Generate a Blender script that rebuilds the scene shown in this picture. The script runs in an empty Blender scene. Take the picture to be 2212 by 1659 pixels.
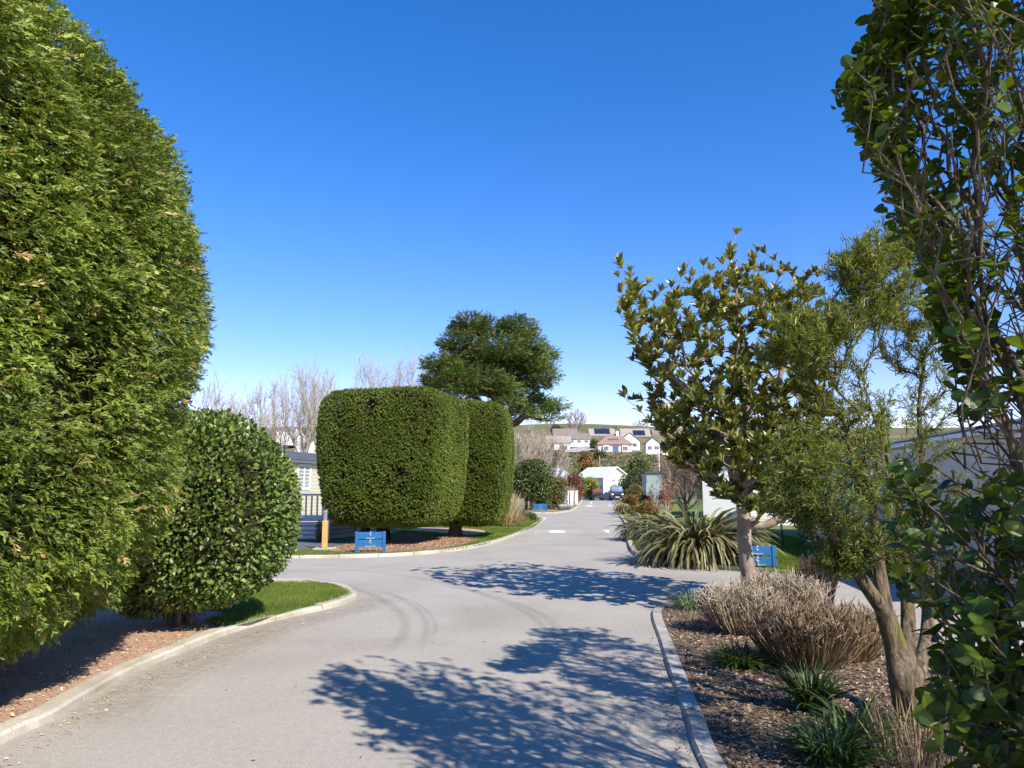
import bpy, math, random
import numpy as np
from mathutils import Vector, Matrix
from mathutils.geometry import tessellate_polygon
SC = bpy.context.scene
COL = SC.collection
R = math.radians
rng = np.random.default_rng(11)
# ---------------------------------------------------------------- camera model used to lay the place out
F, PITCH, EYE = 1659.0, math.atan(225.5 / 1659.0), 1.6
cp, sp = math.cos(PITCH), math.sin(PITCH)
def ray(px, py):
    u, v = (px - 1106) / F, (829.5 - py) / F
    return u, cp - v * sp, sp + v * cp
def G(px, py, z=0.0):                       # ground point seen at a picture position
    x, y, w = ray(px, py); t = (z - EYE) / w
    return (x * t, y * t)
def A(px, py, d):                           # point seen at a picture position, d metres ahead
    x, y, w = ray(px, py); t = d / y
    return (x * t, d, EYE + w * t)
SUN = Vector((0.71, -0.94, 1.0)).normalized()
# ---------------------------------------------------------------- materials
def nmat(name):
    m = bpy.data.materials.new(name); m.use_nodes = True
    nt = m.node_tree; b = nt.nodes['Principled BSDF']
    return m, nt, b
def lk(nt, a, b): nt.links.new(a, b)
def noise_node(nt, scale, detail=4, rough=0.6, co='Object', dist=0.0):
    tc = nt.nodes.new('ShaderNodeTexCoord'); n = nt.nodes.new('ShaderNodeTexNoise')
    n.inputs['Scale'].default_value = scale; n.inputs['Detail'].default_value = detail
    n.inputs['Roughness'].default_value = rough; n.inputs['Distortion'].default_value = dist
    lk(nt, tc.outputs[co], n.inputs['Vector']); return n
def ramp(nt, src, stops, interp='LINEAR'):
    r = nt.nodes.new('ShaderNodeValToRGB'); r.color_ramp.interpolation = interp
    e = r.color_ramp.elements
    while len(e) < len(stops): e.new(0.5)
    for el, (p, c) in zip(e, stops):
        el.position = p; el.color = (c[0], c[1], c[2], 1)
    lk(nt, src, r.inputs['Fac']); return r
def mixc(nt, a, b, fac, mode='MIX'):
    m = nt.nodes.new('ShaderNodeMix'); m.data_type = 'RGBA'; m.blend_type = mode
    for s, v in ((m.inputs['A'], a), (m.inputs['B'], b), (m.inputs['Factor'], fac)):
        if hasattr(v, 'links'): lk(nt, v, s)
        elif isinstance(v, (int, float)): s.default_value = v
        else: s.default_value = (v[0], v[1], v[2], 1)
    return m.outputs['Result']
def bump(nt, b, src, strength, dist):
    n = nt.nodes.new('ShaderNodeBump'); n.inputs['Strength'].default_value = strength
    n.inputs['Distance'].default_value = dist
    lk(nt, src, n.inputs['Height']); lk(nt, n.outputs['Normal'], b.inputs['Normal']); return n
def plain(name, col, rough=0.6, var=0.15, scale=6.0, bmp=0.0, metal=0.0, spec=0.5, co='Object'):
    m, nt, b = nmat(name)
    n = noise_node(nt, scale, 5, 0.65, co)
    lo = [c * (1 - var) for c in col]; hi = [min(1, c * (1 + var)) for c in col]
    r = ramp(nt, n.outputs['Fac'], [(0.3, lo), (0.7, hi)])
    lk(nt, r.outputs['Color'], b.inputs['Base Color'])
    b.inputs['Roughness'].default_value = rough; b.inputs['Metallic'].default_value = metal
    b.inputs['Specular IOR Level'].default_value = spec
    if bmp: bump(nt, b, n.outputs['Fac'], 0.5, bmp)
    return m
def leafmat(name, stops, rough=0.5, trans=0.25, spec=0.4, nscale=1.2, namt=0.35, tint=(1.25, 1.2, 0.6)):
    m, nt, b = nmat(name)
    at = nt.nodes.new('ShaderNodeAttribute'); at.attribute_name = 'tone'
    r = ramp(nt, at.outputs['Fac'], stops)
    n = noise_node(nt, nscale, 3, 0.5)
    rr = ramp(nt, n.outputs['Fac'], [(0.3, (1 - namt,) * 3), (0.7, (1 + namt, 1 + namt, 1 + namt * 0.6))])
    c = mixc(nt, r.outputs['Color'], rr.outputs['Color'], 1.0, 'MULTIPLY')
    lk(nt, c, b.inputs['Base Color'])
    b.inputs['Roughness'].default_value = rough; b.inputs['Specular IOR Level'].default_value = spec
    t = nt.nodes.new('ShaderNodeBsdfTranslucent')
    c2 = mixc(nt, c, tint, 1.0, 'MULTIPLY'); lk(nt, c2, t.inputs['Color'])
    mx = nt.nodes.new('ShaderNodeMixShader'); mx.inputs['Fac'].default_value = trans
    lk(nt, b.outputs['BSDF'], mx.inputs[1]); lk(nt, t.outputs['BSDF'], mx.inputs[2])
    lk(nt, mx.outputs['Shader'], nt.nodes['Material Output'].inputs['Surface'])
    return m
def barkmat(name, c1, c2, scale=9.0, bmp=0.02, stretch=0.25, moss=None):
    m, nt, b = nmat(name)
    tc = nt.nodes.new('ShaderNodeTexCoord'); mp = nt.nodes.new('ShaderNodeMapping')
    mp.inputs['Scale'].default_value = (1, 1, stretch); lk(nt, tc.outputs['Object'], mp.inputs['Vector'])
    n = nt.nodes.new('ShaderNodeTexNoise'); n.inputs['Scale'].default_value = scale
    n.inputs['Detail'].default_value = 8; n.inputs['Roughness'].default_value = 0.7; n.inputs['Distortion'].default_value = 0.6
    lk(nt, mp.outputs['Vector'], n.inputs['Vector'])
    r = ramp(nt, n.outputs['Fac'], [(0.35, c1), (0.62, c2)]); c = r.outputs['Color']
    if moss:
        n2 = noise_node(nt, 3.0, 4, 0.6); r2 = ramp(nt, n2.outputs['Fac'], [(0.55, (0, 0, 0)), (0.68, (1, 1, 1))])
        c = mixc(nt, c, moss, r2.outputs['Color'])
    lk(nt, c, b.inputs['Base Color']); b.inputs['Roughness'].default_value = 0.9
    b.inputs['Specular IOR Level'].default_value = 0.15
    bump(nt, b, n.outputs['Fac'], 0.9, bmp); return m
# ---------------------------------------------------------------- mesh collecting
class Geo:
    def __init__(s): s.V = []; s.n = 0; s.Fs = []
    def add(s, V, Fc, mat=0, tone=None):
        V = np.asarray(V, np.float32).reshape(-1, 3)
        groups = {}
        if isinstance(Fc, np.ndarray): groups = {Fc.shape[1]: (Fc, tone)}
        else:
            for f in Fc: groups.setdefault(len(f), []).append(f)
            groups = {k: (np.array(v, np.int64), None if tone is None else tone) for k, v in groups.items()}
        for k, (f, t) in groups.items():
            t = np.full(len(f), 0.5 if t is None else t, np.float32) if (t is None or np.isscalar(t)) else np.asarray(t, np.float32)
            s.Fs.append((f + s.n, np.full(len(f), mat, np.int32), t))
        s.V.append(V); s.n += len(V)
    def box(s, c, size, rz=0.0, mat=0, rx=0.0, taper=1.0):
        hx, hy, hz = size[0] / 2, size[1] / 2, size[2] / 2
        v = np.array([(-hx, -hy, -hz), (hx, -hy, -hz), (hx, hy, -hz), (-hx, hy, -hz),
                      (-hx * taper, -hy * taper, hz), (hx * taper, -hy * taper, hz), (hx * taper, hy * taper, hz), (-hx * taper, hy * taper, hz)])
        if rx:
            ca, sa = math.cos(rx), math.sin(rx); v = v @ np.array([(1, 0, 0), (0, ca, sa), (0, -sa, ca)])
        ca, sa = math.cos(rz), math.sin(rz)
        v = v @ np.array([(ca, sa, 0), (-sa, ca, 0), (0, 0, 1)]) + np.array(c)
        s.add(v, [(0, 3, 2, 1), (4, 5, 6, 7), (0, 1, 5, 4), (1, 2, 6, 5), (2, 3, 7, 6), (3, 0, 4, 7)], mat)
    def lathe(s, c, prof, n=16, mat=0, axis='z'):
        a = np.linspace(0, 2 * np.pi, n, endpoint=False); V = []
        for r, z in prof: V += [(r * math.cos(t), r * math.sin(t), z) for t in a]
        V = np.array(V)
        if axis == 'x': V = V[:, [2, 0, 1]]
        if axis == 'y': V = V[:, [0, 2, 1]]
        V = V + np.array(c); m = len(prof); Fc = []
        for i in range(m - 1):
            for j in range(n):
                k = (j + 1) % n; Fc.append((i * n + j, i * n + k, (i + 1) * n + k, (i + 1) * n + j))
        Fc += [tuple(range(n))[::-1], tuple(range((m - 1) * n, m * n))]
        s.add(V, Fc, mat)
    def tube(s, pts, rad, n=6, mat=0, tone=0.5, cap=True):
        P = np.asarray(pts, float); m = len(P)
        rad = np.full(m, rad, float) if np.isscalar(rad) else np.asarray(rad, float)
        T = np.gradient(P, axis=0); T /= np.linalg.norm(T, axis=1)[:, None] + 1e-9
        ref = np.array((1.0, 0, 0)) if abs(T[0, 0]) < 0.8 else np.array((0, 1.0, 0))
        a = np.linspace(0, 2 * np.pi, n, endpoint=False); V = np.zeros((m, n, 3))
        for i in range(m):
            u = ref - T[i] * (ref @ T[i]); u /= np.linalg.norm(u) + 1e-9; ref = u
            w = np.cross(T[i], u)
            V[i] = P[i] + rad[i] * (np.cos(a)[:, None] * u + np.sin(a)[:, None] * w)
        i = np.arange(m - 1)[:, None]; j = np.arange(n)[None, :]; k = (j + 1) % n
        Fc = np.stack([i * n + j, i * n + k, (i + 1) * n + k, (i + 1) * n + j], -1).reshape(-1, 4)
        s.add(V.reshape(-1, 3), Fc, mat, tone)
        if cap and n > 4:
            s.add(V[-1], [tuple(range(n))], mat, tone); s.add(V[0], [tuple(range(n))[::-1]], mat, tone)
    def build(s, name, mats, parent=None, smooth=False):
        me = bpy.data.meshes.new(name)
        V = np.concatenate(s.V); me.vertices.add(len(V)); me.vertices.foreach_set('co', V.ravel())
        tot = [np.full(len(f), f.shape[1], np.int32) for f, _, _ in s.Fs]
        tot = np.concatenate(tot); start = np.concatenate([[0], np.cumsum(tot)[:-1]]).astype(np.int32)
        me.loops.add(int(tot.sum())); me.loops.foreach_set('vertex_index', np.concatenate([f.ravel() for f, _, _ in s.Fs]).astype(np.int32))
        me.polygons.add(len(tot)); me.polygons.foreach_set('loop_start', start); me.polygons.foreach_set('loop_total', tot)
        me.polygons.foreach_set('material_index', np.concatenate([m for _, m, _ in s.Fs]))
        me.polygons.foreach_set('use_smooth', np.full(len(tot), bool(smooth)))
        at = me.attributes.new('tone', 'FLOAT', 'FACE'); at.data.foreach_set('value', np.concatenate([t for _, _, t in s.Fs]))
        for m in (mats if isinstance(mats, (list, tuple)) else [mats]): me.materials.append(m)
        me.update(calc_edges=True); me.validate()
        o = bpy.data.objects.new(name, me); COL.objects.link(o)
        if parent is not None: o.parent = parent
        return o
def bevel(o, w=0.01, seg=2):
    m = o.modifiers.new('bevel', 'BEVEL'); m.width = w; m.segments = seg; m.limit_method = 'ANGLE'; return o
def thing(name, label, cat, loc=(0, 0, 0), rz=0.0, group=None):
    o = bpy.data.objects.new(name, None); COL.objects.link(o); o.location = loc; o.rotation_euler = (0, 0, rz)
    o.empty_display_size = 0.1
    o['label'] = label; o['category'] = cat
    if group: o['group'] = group
    return o
def tag(o, label, cat, group=None):
    o['label'] = label; o['category'] = cat
    if group: o['group'] = group
    return o
def struct(o, kind='structure'): o['kind'] = kind; return o
# ---------------------------------------------------------------- leaves: templates copied into one crown mesh
TEMPL = {
 'ell': ([(0, 0, 0), (.3, -.5, .10), (.7, -.42, .06), (1, 0, -.06), (.7, .42, .06), (.3, .5, .10), (.5, 0, 0)],
         [(0, 1, 2, 6), (6, 2, 3), (0, 6, 4, 5), (6, 3, 4)]),
 'round': ([(0, 0, 0), (.2, -.36, .05), (.55, -.5, .07), (.88, -.3, .02), (1, 0, -.03), (.88, .3, .02), (.55, .5, .07), (.2, .36, .05), (.52, 0, 0)],
           [(0, 1, 2, 8), (8, 2, 3, 4), (0, 8, 6, 7), (8, 4, 5, 6)]),
 'lance': ([(0, 0, 0), (.4, -.5, .06), (1, 0, -.04), (.4, .5, .06)], [(0, 1, 2), (0, 2, 3)]),
 'rhomb': ([(0, 0, 0), (.5, -.5, .0), (1, 0, -.1), (.5, .5, .0)], [(0, 1, 2, 3)]),
 'blade': ([(0, -.5, 0), (0, .5, 0), (.55, .38, .0), (.55, -.38, 0), (1, 0, -.12)], [(0, 1, 2, 3), (3, 2, 4)]),
 'strap': ([(0, -.4, 0), (0, .4, 0), (.35, .5, .10), (.35, -.5, .10), (.7, .4, .07), (.7, -.4, .07), (1, 0, -.18)], [(0, 1, 2, 3), (3, 2, 4, 5), (5, 4, 6)]),
 'chip': ([(0, -.5, 0), (1, -.4, .05), (.95, .5, .1), (.1, .4, 0)], [(0, 1, 2, 3)]),
}
def spray_template(n, seed):
    """small uneven conifer frond: a bent stem with side shoots of differing length and angle"""
    rs = random.Random(seed); V, Fc = [], []
    def quad(a, b, w):
        a = np.array(a); b = np.array(b); t = b - a; p = np.array((-t[1], t[0], rs.uniform(-.3, .3))); p = p / (np.linalg.norm(p) + 1e-9) * w
        i = len(V); mid = a + t * 0.5
        V.extend([tuple(a - p * .3), tuple(mid - p), tuple(b), tuple(mid + p)]); Fc.append((i, i + 1, i + 2, i + 3))
    by = rs.uniform(-.15, .15); st = lambda x: np.array((x, by * x * x * 2, -.16 * x * x))
    quad(st(0), st(.55), .05); quad(st(.5), st(1), .06)
    for k in range(n):
        x = .08 + .74 * (k + rs.uniform(-.3, .3)) / (n - 1)
        for sg in (-1, 1):
            if rs.random() < .18: continue
            l = .58 * (1 - .5 * k / (n - 1)) * rs.uniform(.55, 1.2); a = rs.uniform(.35, 1.0); p = st(max(0, x)); e = p + np.array((l * math.cos(a), sg * l * math.sin(a), rs.uniform(-.16, .07)))
            quad(p, e, .055)
            if l > .38: m = p + (e - p) * .5; quad(m, m + np.array((.17, sg * rs.uniform(-.06, .05), rs.uniform(-.04, .05))), .045)
    return V, Fc
for k_ in range(4): TEMPL['spray%d' % k_] = spray_template(4, 5 + k_)
TEMPL['spray'] = TEMPL['spray1']
def tuft_template():
    V, Fc = [], []
    for k in range(4):
        a = k * 1.57 + .4; i = len(V); s = .45
        dx, dy, dz = .8, s * math.cos(a), s * math.sin(a)
        px, py = -math.sin(a) * .16, math.cos(a) * .16
        V += [(0, 0, 0), (dx * .5, dy * .5 + px, dz * .5 + py), (dx, dy, dz), (dx * .5, dy * .5 - px, dz * .5 - py)]
        Fc.append((i, i + 1, i + 2, i + 3))
    return V, Fc
TEMPL['tuft'] = tuft_template()
def unit(a): return a / (np.linalg.norm(a, axis=-1, keepdims=True) + 1e-9)
def rvec(n): return unit(rng.normal(size=(n, 3)))
def leaves(geo, kind, P, D, N, L, W, tone, mat=0):
    P = np.asarray(P, float); n = len(P)
    if n == 0: return
    D = unit(np.asarray(D, float)); N = np.asarray(N, float)
    N = unit(N - D * np.sum(N * D, 1)[:, None] + 1e-6); S = np.cross(N, D)
    L = np.broadcast_to(np.asarray(L, float), (n,)); W = np.broadcast_to(np.asarray(W, float), (n,))
    TV, TF = TEMPL[kind]; TV = np.array(TV)
    V = P[:, None] + (TV[None, :, 0, None] * L[:, None, None]) * D[:, None] + (TV[None, :, 1, None] * W[:, None, None]) * S[:, None] + (TV[None, :, 2, None] * L[:, None, None]) * N[:, None]
    m = len(TV); tone = np.broadcast_to(np.asarray(tone, float), (n,))
    base = geo.n; first = True
    gr = {}
    for f in TF: gr.setdefault(len(f), []).append(f)
    for k, fl in gr.items():
        fl = np.array(fl); ff = (np.arange(n)[:, None, None] * m + fl[None]).reshape(-1, k)
        geo.Fs.append((ff + base, np.full(len(ff), mat, np.int32), np.repeat(tone, len(fl)).astype(np.float32)))
    geo.V.append(V.reshape(-1, 3).astype(np.float32)); geo.n += n * m
# cheap vector value noise (sum of sines), enough for clumps and holes
_K = rng.normal(size=(24, 3)); _PH = rng.uniform(0, 6.28, 24)
def vnoise(P, freq, o=0):
    Q = np.asarray(P) @ (_K[o:o + 8].T * freq * 1.6) + _PH[o:o + 8]
    return np.sin(Q).mean(1) * 1.4
# ---------------------------------------------------------------- branching: reach every target from the nearest part of the tree
class Tree:
    def __init__(s): s.P = []; s.par = []; s.D = []; s.len = []; s.fix = []
    def add(s, p, par, fix=0.0):
        p = np.asarray(p, float); s.P.append(p); s.par.append(par); s.fix.append(fix)
        if par >= 0:
            d = p - s.P[par]; l = np.linalg.norm(d); s.D.append(d / (l + 1e-9)); s.len.append(s.len[par] + l)
        else: s.D.append(np.array((0, 0, 1.0))); s.len.append(0.0)
        return len(s.P) - 1
    def trunk(s, pts, rads, par=-1):
        pts = np.asarray(pts, float); q, r = smooth(pts, 5), np.interp(np.linspace(0, 1, (len(pts) - 1) * 5 + 1), np.linspace(0, 1, len(pts)), rads)
        st = 0
        if par >= 0: st = 1
        for a, b in zip(q[st:], r[st:]): par = s.add(a, par, b)
        return par
    def grow(s, targets, seg=0.3, wig=0.06, lenw=0.25, dirw=0.35, curve=0.4, skip=0, sag=0.0):
        T = np.asarray(targets, float); base = s.P[0]
        order = np.argsort(np.linalg.norm(T - base, axis=1)); tips = []
        for i in order:
            t = T[i]; P = np.array(s.P[skip:]); D = np.array(s.D[skip:]); Ln = np.array(s.len[skip:])
            v = t - P; d = np.linalg.norm(v, axis=1); cosv = np.sum(v * D, 1) / (d + 1e-9)
            cost = d * (1 - dirw * cosv) + lenw * Ln; j = int(np.argmin(cost)) + skip
            a = s.P[j]; dist = np.linalg.norm(t - a); c = a + s.D[j] * dist * curve + np.array((0, 0, -sag * dist))
            n = max(2, int(math.ceil(dist / seg))); par = j
            for k in range(1, n + 1):
                u = k / n; p = (1 - u) ** 2 * a + 2 * u * (1 - u) * c + u * u * t
                if k < n: p = p + rng.normal(size=3) * wig * min(1, dist) * 0.5
                par = s.add(p, par)
            tips.append(par)
        return tips
    def radii(s, tip=0.006, e=2.3):
        n = len(s.P); acc = np.zeros(n); r = np.zeros(n)
        for i in range(n - 1, -1, -1):
            r[i] = max(tip, acc[i] ** (1 / e)) if acc[i] > 0 else tip
            r[i] = min(r[i], 9) if s.fix[i] == 0 else s.fix[i]
            if s.par[i] >= 0: acc[s.par[i]] += min(r[i], 9) ** e if s.fix[i] == 0 else tip ** e
        for i in range(n):      # never thicker than what carries it
            if s.par[i] >= 0 and s.fix[i] == 0: r[i] = min(r[i], r[s.par[i]] * 0.97)
        s.r = r; return r
    def mesh(s, geo, mat=0, sides=(3, 5, 9), limits=(0.012, 0.04)):
        n = len(s.P); kids = [[] for _ in range(n)]
        for i, p in enumerate(s.par):
            if p >= 0: kids[p].append(i)
        starts = [0]
        while starts:
            i = starts.pop(); chain = [s.par[i], i] if s.par[i] >= 0 else [i]
            while kids[i]:
                ks = sorted(kids[i], key=lambda k: -s.r[k]); i = ks[0]; chain.append(i); starts += ks[1:]
            if len(chain) < 2: continue
            rr = s.r[chain].copy()
            if s.par[chain[1]] == chain[0] and len(chain) > 2: rr[0] = min(rr[0], rr[1] * 1.15)
            mx = rr.max(); sd = sides[0] if mx < limits[0] else sides[1] if mx < limits[1] else sides[2]
            geo.tube(np.array([s.P[c] for c in chain]), rr, sd, mat, rng.random(), cap=mx > limits[1])
def smooth(P, k=6, closed=False):
    P = np.asarray(P, float); n = len(P); out = []
    for i in range(n if closed else n - 1):
        p0 = P[(i - 1) % n] if closed or i > 0 else P[0]; p1 = P[i]; p2 = P[(i + 1) % n]
        p3 = P[(i + 2) % n] if closed or i + 2 < n else P[-1]
        for j in range(k):
            t = j / k
            out.append(0.5 * ((2 * p1) + (-p0 + p2) * t + (2 * p0 - 5 * p1 + 4 * p2 - p3) * t * t + (-p0 + 3 * p1 - 3 * p2 + p3) * t ** 3))
    if not closed: out.append(P[-1])
    return np.array(out)
def inpoly(X, Y, poly):
    poly = np.asarray(poly); ins = np.zeros(len(X), bool); j = len(poly) - 1
    for i in range(len(poly)):
        xi, yi = poly[i, :2]; xj, yj = poly[j, :2]
        c = ((yi > Y) != (yj > Y)) & (X < (xj - xi) * (Y - yi) / (yj - yi + 1e-12) + xi); ins ^= c; j = i
    return ins
def scatter(poly, n, margin=None):
    poly = np.asarray(poly)[:, :2]; lo, hi = poly.min(0), poly.max(0); out = []; got = 0
    while got < n:
        p = rng.uniform(lo, hi, (max(2000, n), 2)); p = p[inpoly(p[:, 0], p[:, 1], poly)]; out.append(p); got += len(p)
        if len(p) == 0: break
    return np.concatenate(out)[:n]
# ---------------------------------------------------------------- camera, sky, sun
cam = bpy.data.cameras.new('camera'); camo = bpy.data.objects.new('camera', cam); COL.objects.link(camo)
camo.location = (0, 0, EYE); camo.rotation_euler = (R(90) + PITCH, 0, 0)
cam.sensor_width = 36; cam.lens = 36 * F / 2212; cam.clip_start = 0.05; cam.clip_end = 3000
SC.camera = camo
w = bpy.data.worlds.new('World'); SC.world = w; w.use_nodes = True
nt = w.node_tree; bg = nt.nodes['Background']
sky = nt.nodes.new('ShaderNodeTexSky'); sky.sky_type = 'NISHITA'; sky.sun_disc = False
sky.sun_elevation = math.asin(SUN.z); sky.sun_rotation = math.atan2(SUN.x, SUN.y)
sky.altitude = 0; sky.air_density = 1.0; sky.dust_density = 0.0; sky.ozone_density = 4.0
hs = nt.nodes.new('ShaderNodeHueSaturation'); hs.inputs['Saturation'].default_value = 1.33; hs.inputs['Value'].default_value = 1.0
lk(nt, sky.outputs['Color'], hs.inputs['Color'])
tint = mixc(nt, hs.outputs['Color'], (1.44, .985, 1.17), 1.0, 'MULTIPLY')
lk(nt, tint, bg.inputs['Color']); bg.inputs['Strength'].default_value = 0.124
sl = bpy.data.lights.new('sun', 'SUN'); sl.energy = 5.0; sl.angle = R(0.5); sl.color = (1.0, 0.93, 0.815)
so = bpy.data.objects.new('sun', sl); COL.objects.link(so); so.rotation_euler = SUN.to_track_quat('Z', 'Y').to_euler()
so.location = SUN * 60
SC.view_settings.view_transform = 'Standard'; SC.view_settings.look = 'None'
SC.view_settings.exposure = 0.68; SC.view_settings.gamma = 1.0
SC.render.engine = 'CYCLES'; SC.cycles.max_bounces = 8; SC.cycles.transparent_max_bounces = 12
SC.cycles.diffuse_bounces = 3; SC.cycles.use_denoising = True
# ---------------------------------------------------------------- ground materials
def ground_mat(name, c1, c2, c3, s1, s2, bmp=0.01, rough=0.95):
    m, nt, b = nmat(name)
    n1 = noise_node(nt, s1, 6, 0.7); n2 = noise_node(nt, s2, 4, 0.6)
    r1 = ramp(nt, n1.outputs['Fac'], [(0.35, c1), (0.65, c2)])
    r2 = ramp(nt, n2.outputs['Fac'], [(0.42, (0, 0, 0)), (0.7, (1, 1, 1))])
    c = mixc(nt, r1.outputs['Color'], c3, r2.outputs['Color'])
    lk(nt, c, b.inputs['Base Color']); b.inputs['Roughness'].default_value = rough; b.inputs['Specular IOR Level'].default_value = 0.2
    if bmp: bump(nt, b, n1.outputs['Fac'], 0.8, bmp)
    return m
M = {}
def asphalt():
    m, nt, b = nmat('asphalt')
    fine = noise_node(nt, 95, 3, 0.7); mid = noise_node(nt, 16, 5, 0.7); big = noise_node(nt, 0.55, 4, 0.55, dist=0.4)
    r1 = ramp(nt, fine.outputs['Fac'], [(0.25, (.22, .198, .168)), (0.48, (.345, .313, .268)), (0.72, (.52, .475, .41))])
    r2 = ramp(nt, big.outputs['Fac'], [(0.3, (.86, .85, .84)), (0.5, (1, 1, 1)), (0.72, (1.1, 1.09, 1.07))])
    r3 = ramp(nt, mid.outputs['Fac'], [(0.3, (.88, .88, .88)), (0.7, (1.08, 1.08, 1.08))])
    c = mixc(nt, r1.outputs['Color'], r2.outputs['Color'], 1.0, 'MULTIPLY'); c = mixc(nt, c, r3.outputs['Color'], 1.0, 'MULTIPLY')
    v = nt.nodes.new('ShaderNodeTexVoronoi'); v.inputs['Scale'].default_value = 42; tc = nt.nodes.new('ShaderNodeTexCoord'); lk(nt, tc.outputs['Object'], v.inputs['Vector'])
    rv = ramp(nt, v.outputs['Color'], [(0.0, (0, 0, 0)), (0.90, (0, 0, 0)), (0.97, (.35, .35, .35))])
    c = mixc(nt, c, (.5, .48, .45), rv.outputs['Color'])
    lk(nt, c, b.inputs['Base Color']); b.inputs['Roughness'].default_value = 0.88; b.inputs['Specular IOR Level'].default_value = 0.3
    bump(nt, b, fine.outputs['Fac'], 0.55, 0.006); return m
M['asphalt'] = asphalt()
M['kerb'] = ground_mat('kerb_concrete', (.42, .38, .31), (.58, .53, .44), (.33, .29, .21), 28, 1.6, 0.004)
M['kerbgrey'] = ground_mat('kerb_grey_concrete', (.33, .31, .28), (.45, .43, .39), (.24, .23, .19), 28, 2.2, 0.004)
M['mulch'] = ground_mat('bark_mulch', (.34, .205, .125), (.60, .40, .27), (.50, .33, .22), 38, 1.3, 0.03)
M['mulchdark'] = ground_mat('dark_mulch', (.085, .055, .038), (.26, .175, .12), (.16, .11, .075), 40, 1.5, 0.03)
M['soil'] = ground_mat('soil', (.20, .14, .09), (.34, .25, .16), (.20, .20, .08), 9, 0.4, 0.03)
M['lawn'] = ground_mat('lawn', (.085, .125, .018), (.15, .20, .035), (.20, .215, .06), 60, 0.7, 0.02)
M['terrain'] = ground_mat('terrain', (.12, .14, .045), (.2, .19, .08), (.17, .20, .05), 0.3, 0.03, 0.0)
M['paving'] = ground_mat('paving', (.10, .10, .11), (.15, .15, .16), (.12, .12, .12), 20, 1, 0.003)
# ---------------------------------------------------------------- terrain, road, beds
TZ = [(-60, -.06), (112, -.06), (122, .7), (150, 4.4), (200, 7.6), (250, 11.9), (300, 18.2), (330, 23), (385, 31), (420, 35.2), (440, 36.0), (600, 33), (1500, 10)]
def tz(x, y):
    z = np.interp(y, [a for a, _ in TZ], [b for _, b in TZ])
    k = np.clip((np.asarray(y) - 130) / 100, 0, 1)
    return z + k * 0.8 * (np.sin(np.asarray(x) * .021 + 1.0) + np.sin(np.asarray(x) * .05 + np.asarray(y) * .03))
xs = np.concatenate([np.linspace(-900, -120, 14), np.linspace(-110, 160, 60), np.linspace(180, 900, 14)])
ys = np.concatenate([[-60, 0, 60, 108], np.linspace(112, 450, 90), np.linspace(500, 1500, 8)])
X, Y = np.meshgrid(xs, ys); Z = tz(X, Y); nx, ny = len(xs), len(ys)
i = np.arange(ny - 1)[:, None] * nx + np.arange(nx - 1)[None]
g = Geo(); g.add(np.stack([X, Y, Z], -1).reshape(-1, 3), np.stack([i, i + 1, i + nx + 1, i + nx], -1).reshape(-1, 4))
def hill_mat():
    m, nt, b = nmat('hillside')
    tc = nt.nodes.new('ShaderNodeTexCoord'); sx = nt.nodes.new('ShaderNodeSeparateXYZ'); lk(nt, tc.outputs['Object'], sx.inputs['Vector'])
    mr = nt.nodes.new('ShaderNodeMapRange'); mr.inputs['From Min'].default_value = 352; mr.inputs['From Max'].default_value = 362
    lk(nt, sx.outputs['Y'], mr.inputs['Value'])
    n = noise_node(nt, 0.09, 6, 0.7); n2 = noise_node(nt, 0.012, 3, 0.5)
    sc = ramp(nt, n.outputs['Fac'], [(0.3, (.06, .075, .03)), (0.5, (.16, .15, .075)), (0.7, (.26, .21, .13))])
    fl = ramp(nt, n2.outputs['Fac'], [(0.35, (.11, .12, .048)), (0.65, (.16, .155, .072))])
    c = mixc(nt, sc.outputs['Color'], fl.outputs['Color'], mr.outputs['Result'])
    lk(nt, c, b.inputs['Base Color']); b.inputs['Roughness'].default_value = 0.95; b.inputs['Specular IOR Level'].default_value = 0.1; return m
struct(g.build('terrain', hill_mat(), smooth=True))
def sheet(name, poly, z, mat, side=0.0, zs=None):
    """flat sheet with a polygon outline, with a skirt down to z - side"""
    poly = [Vector((p[0], p[1], z)) for p in poly]; n = len(poly)
    g = Geo(); tri = tessellate_polygon([poly]); V = [tuple(p) for p in poly]; Fc = []
    for t in tri:
        a, b, c = (poly[k] for k in t)
        Fc.append(tuple(t) if (b - a).cross(c - a).z > 0 else (t[0], t[2], t[1]))
    g.add(V, Fc)
    if side:
        V2 = V + [(x, y, z - side) for x, y, _ in V]
        g.add(V2, [(k, (k + 1) % n, n + (k + 1) % n, n + k) for k in range(n)])
    return struct(g.build(name, mat))
struct_road = sheet('road', [(-40, -25), (45, -25), (45, 118), (-40, 118)], 0.0, M['asphalt'])
A_k = smooth([(-3.1, -6), (-3.12, -2), (-3.17, 2), G(0, 1605), G(100, 1560), G(250, 1470), G(400, 1405), G(520, 1360), G(640, 1330), G(720, 1312), G(762, 1296), G(767, 1286), G(740, 1272), G(690, 1263), G(640, 1258), (-5.5, 13.35), (-10, 13.5), (-24, 13.4)], 6)
B_k = smooth([(-28, 17.3), (-12, 17.5), (-7, 17.6), G(640, 1206), G(760, 1205), G(880, 1200), G(980, 1191), G(1050, 1178), G(1110, 1158), G(1150, 1139), G(1176, 1122), (1.62, 41.2), (1.0, 42.2), (-2, 43.2), (-10, 44.2), (-30, 45)], 6)
C_k = smooth([(0.72, -6), (0.86, -1), (0.99, 2), G(1524, 1659), G(1487, 1557), G(1450, 1455), G(1428, 1386), G(1411, 1334), G(1420, 1316), (2.35, 10.9), (3.0, 11.35), (3.7, 11.2), (4.3, 10.3), (4.55, 8), (4.6, 3), (4.6, -6)], 6)
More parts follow.
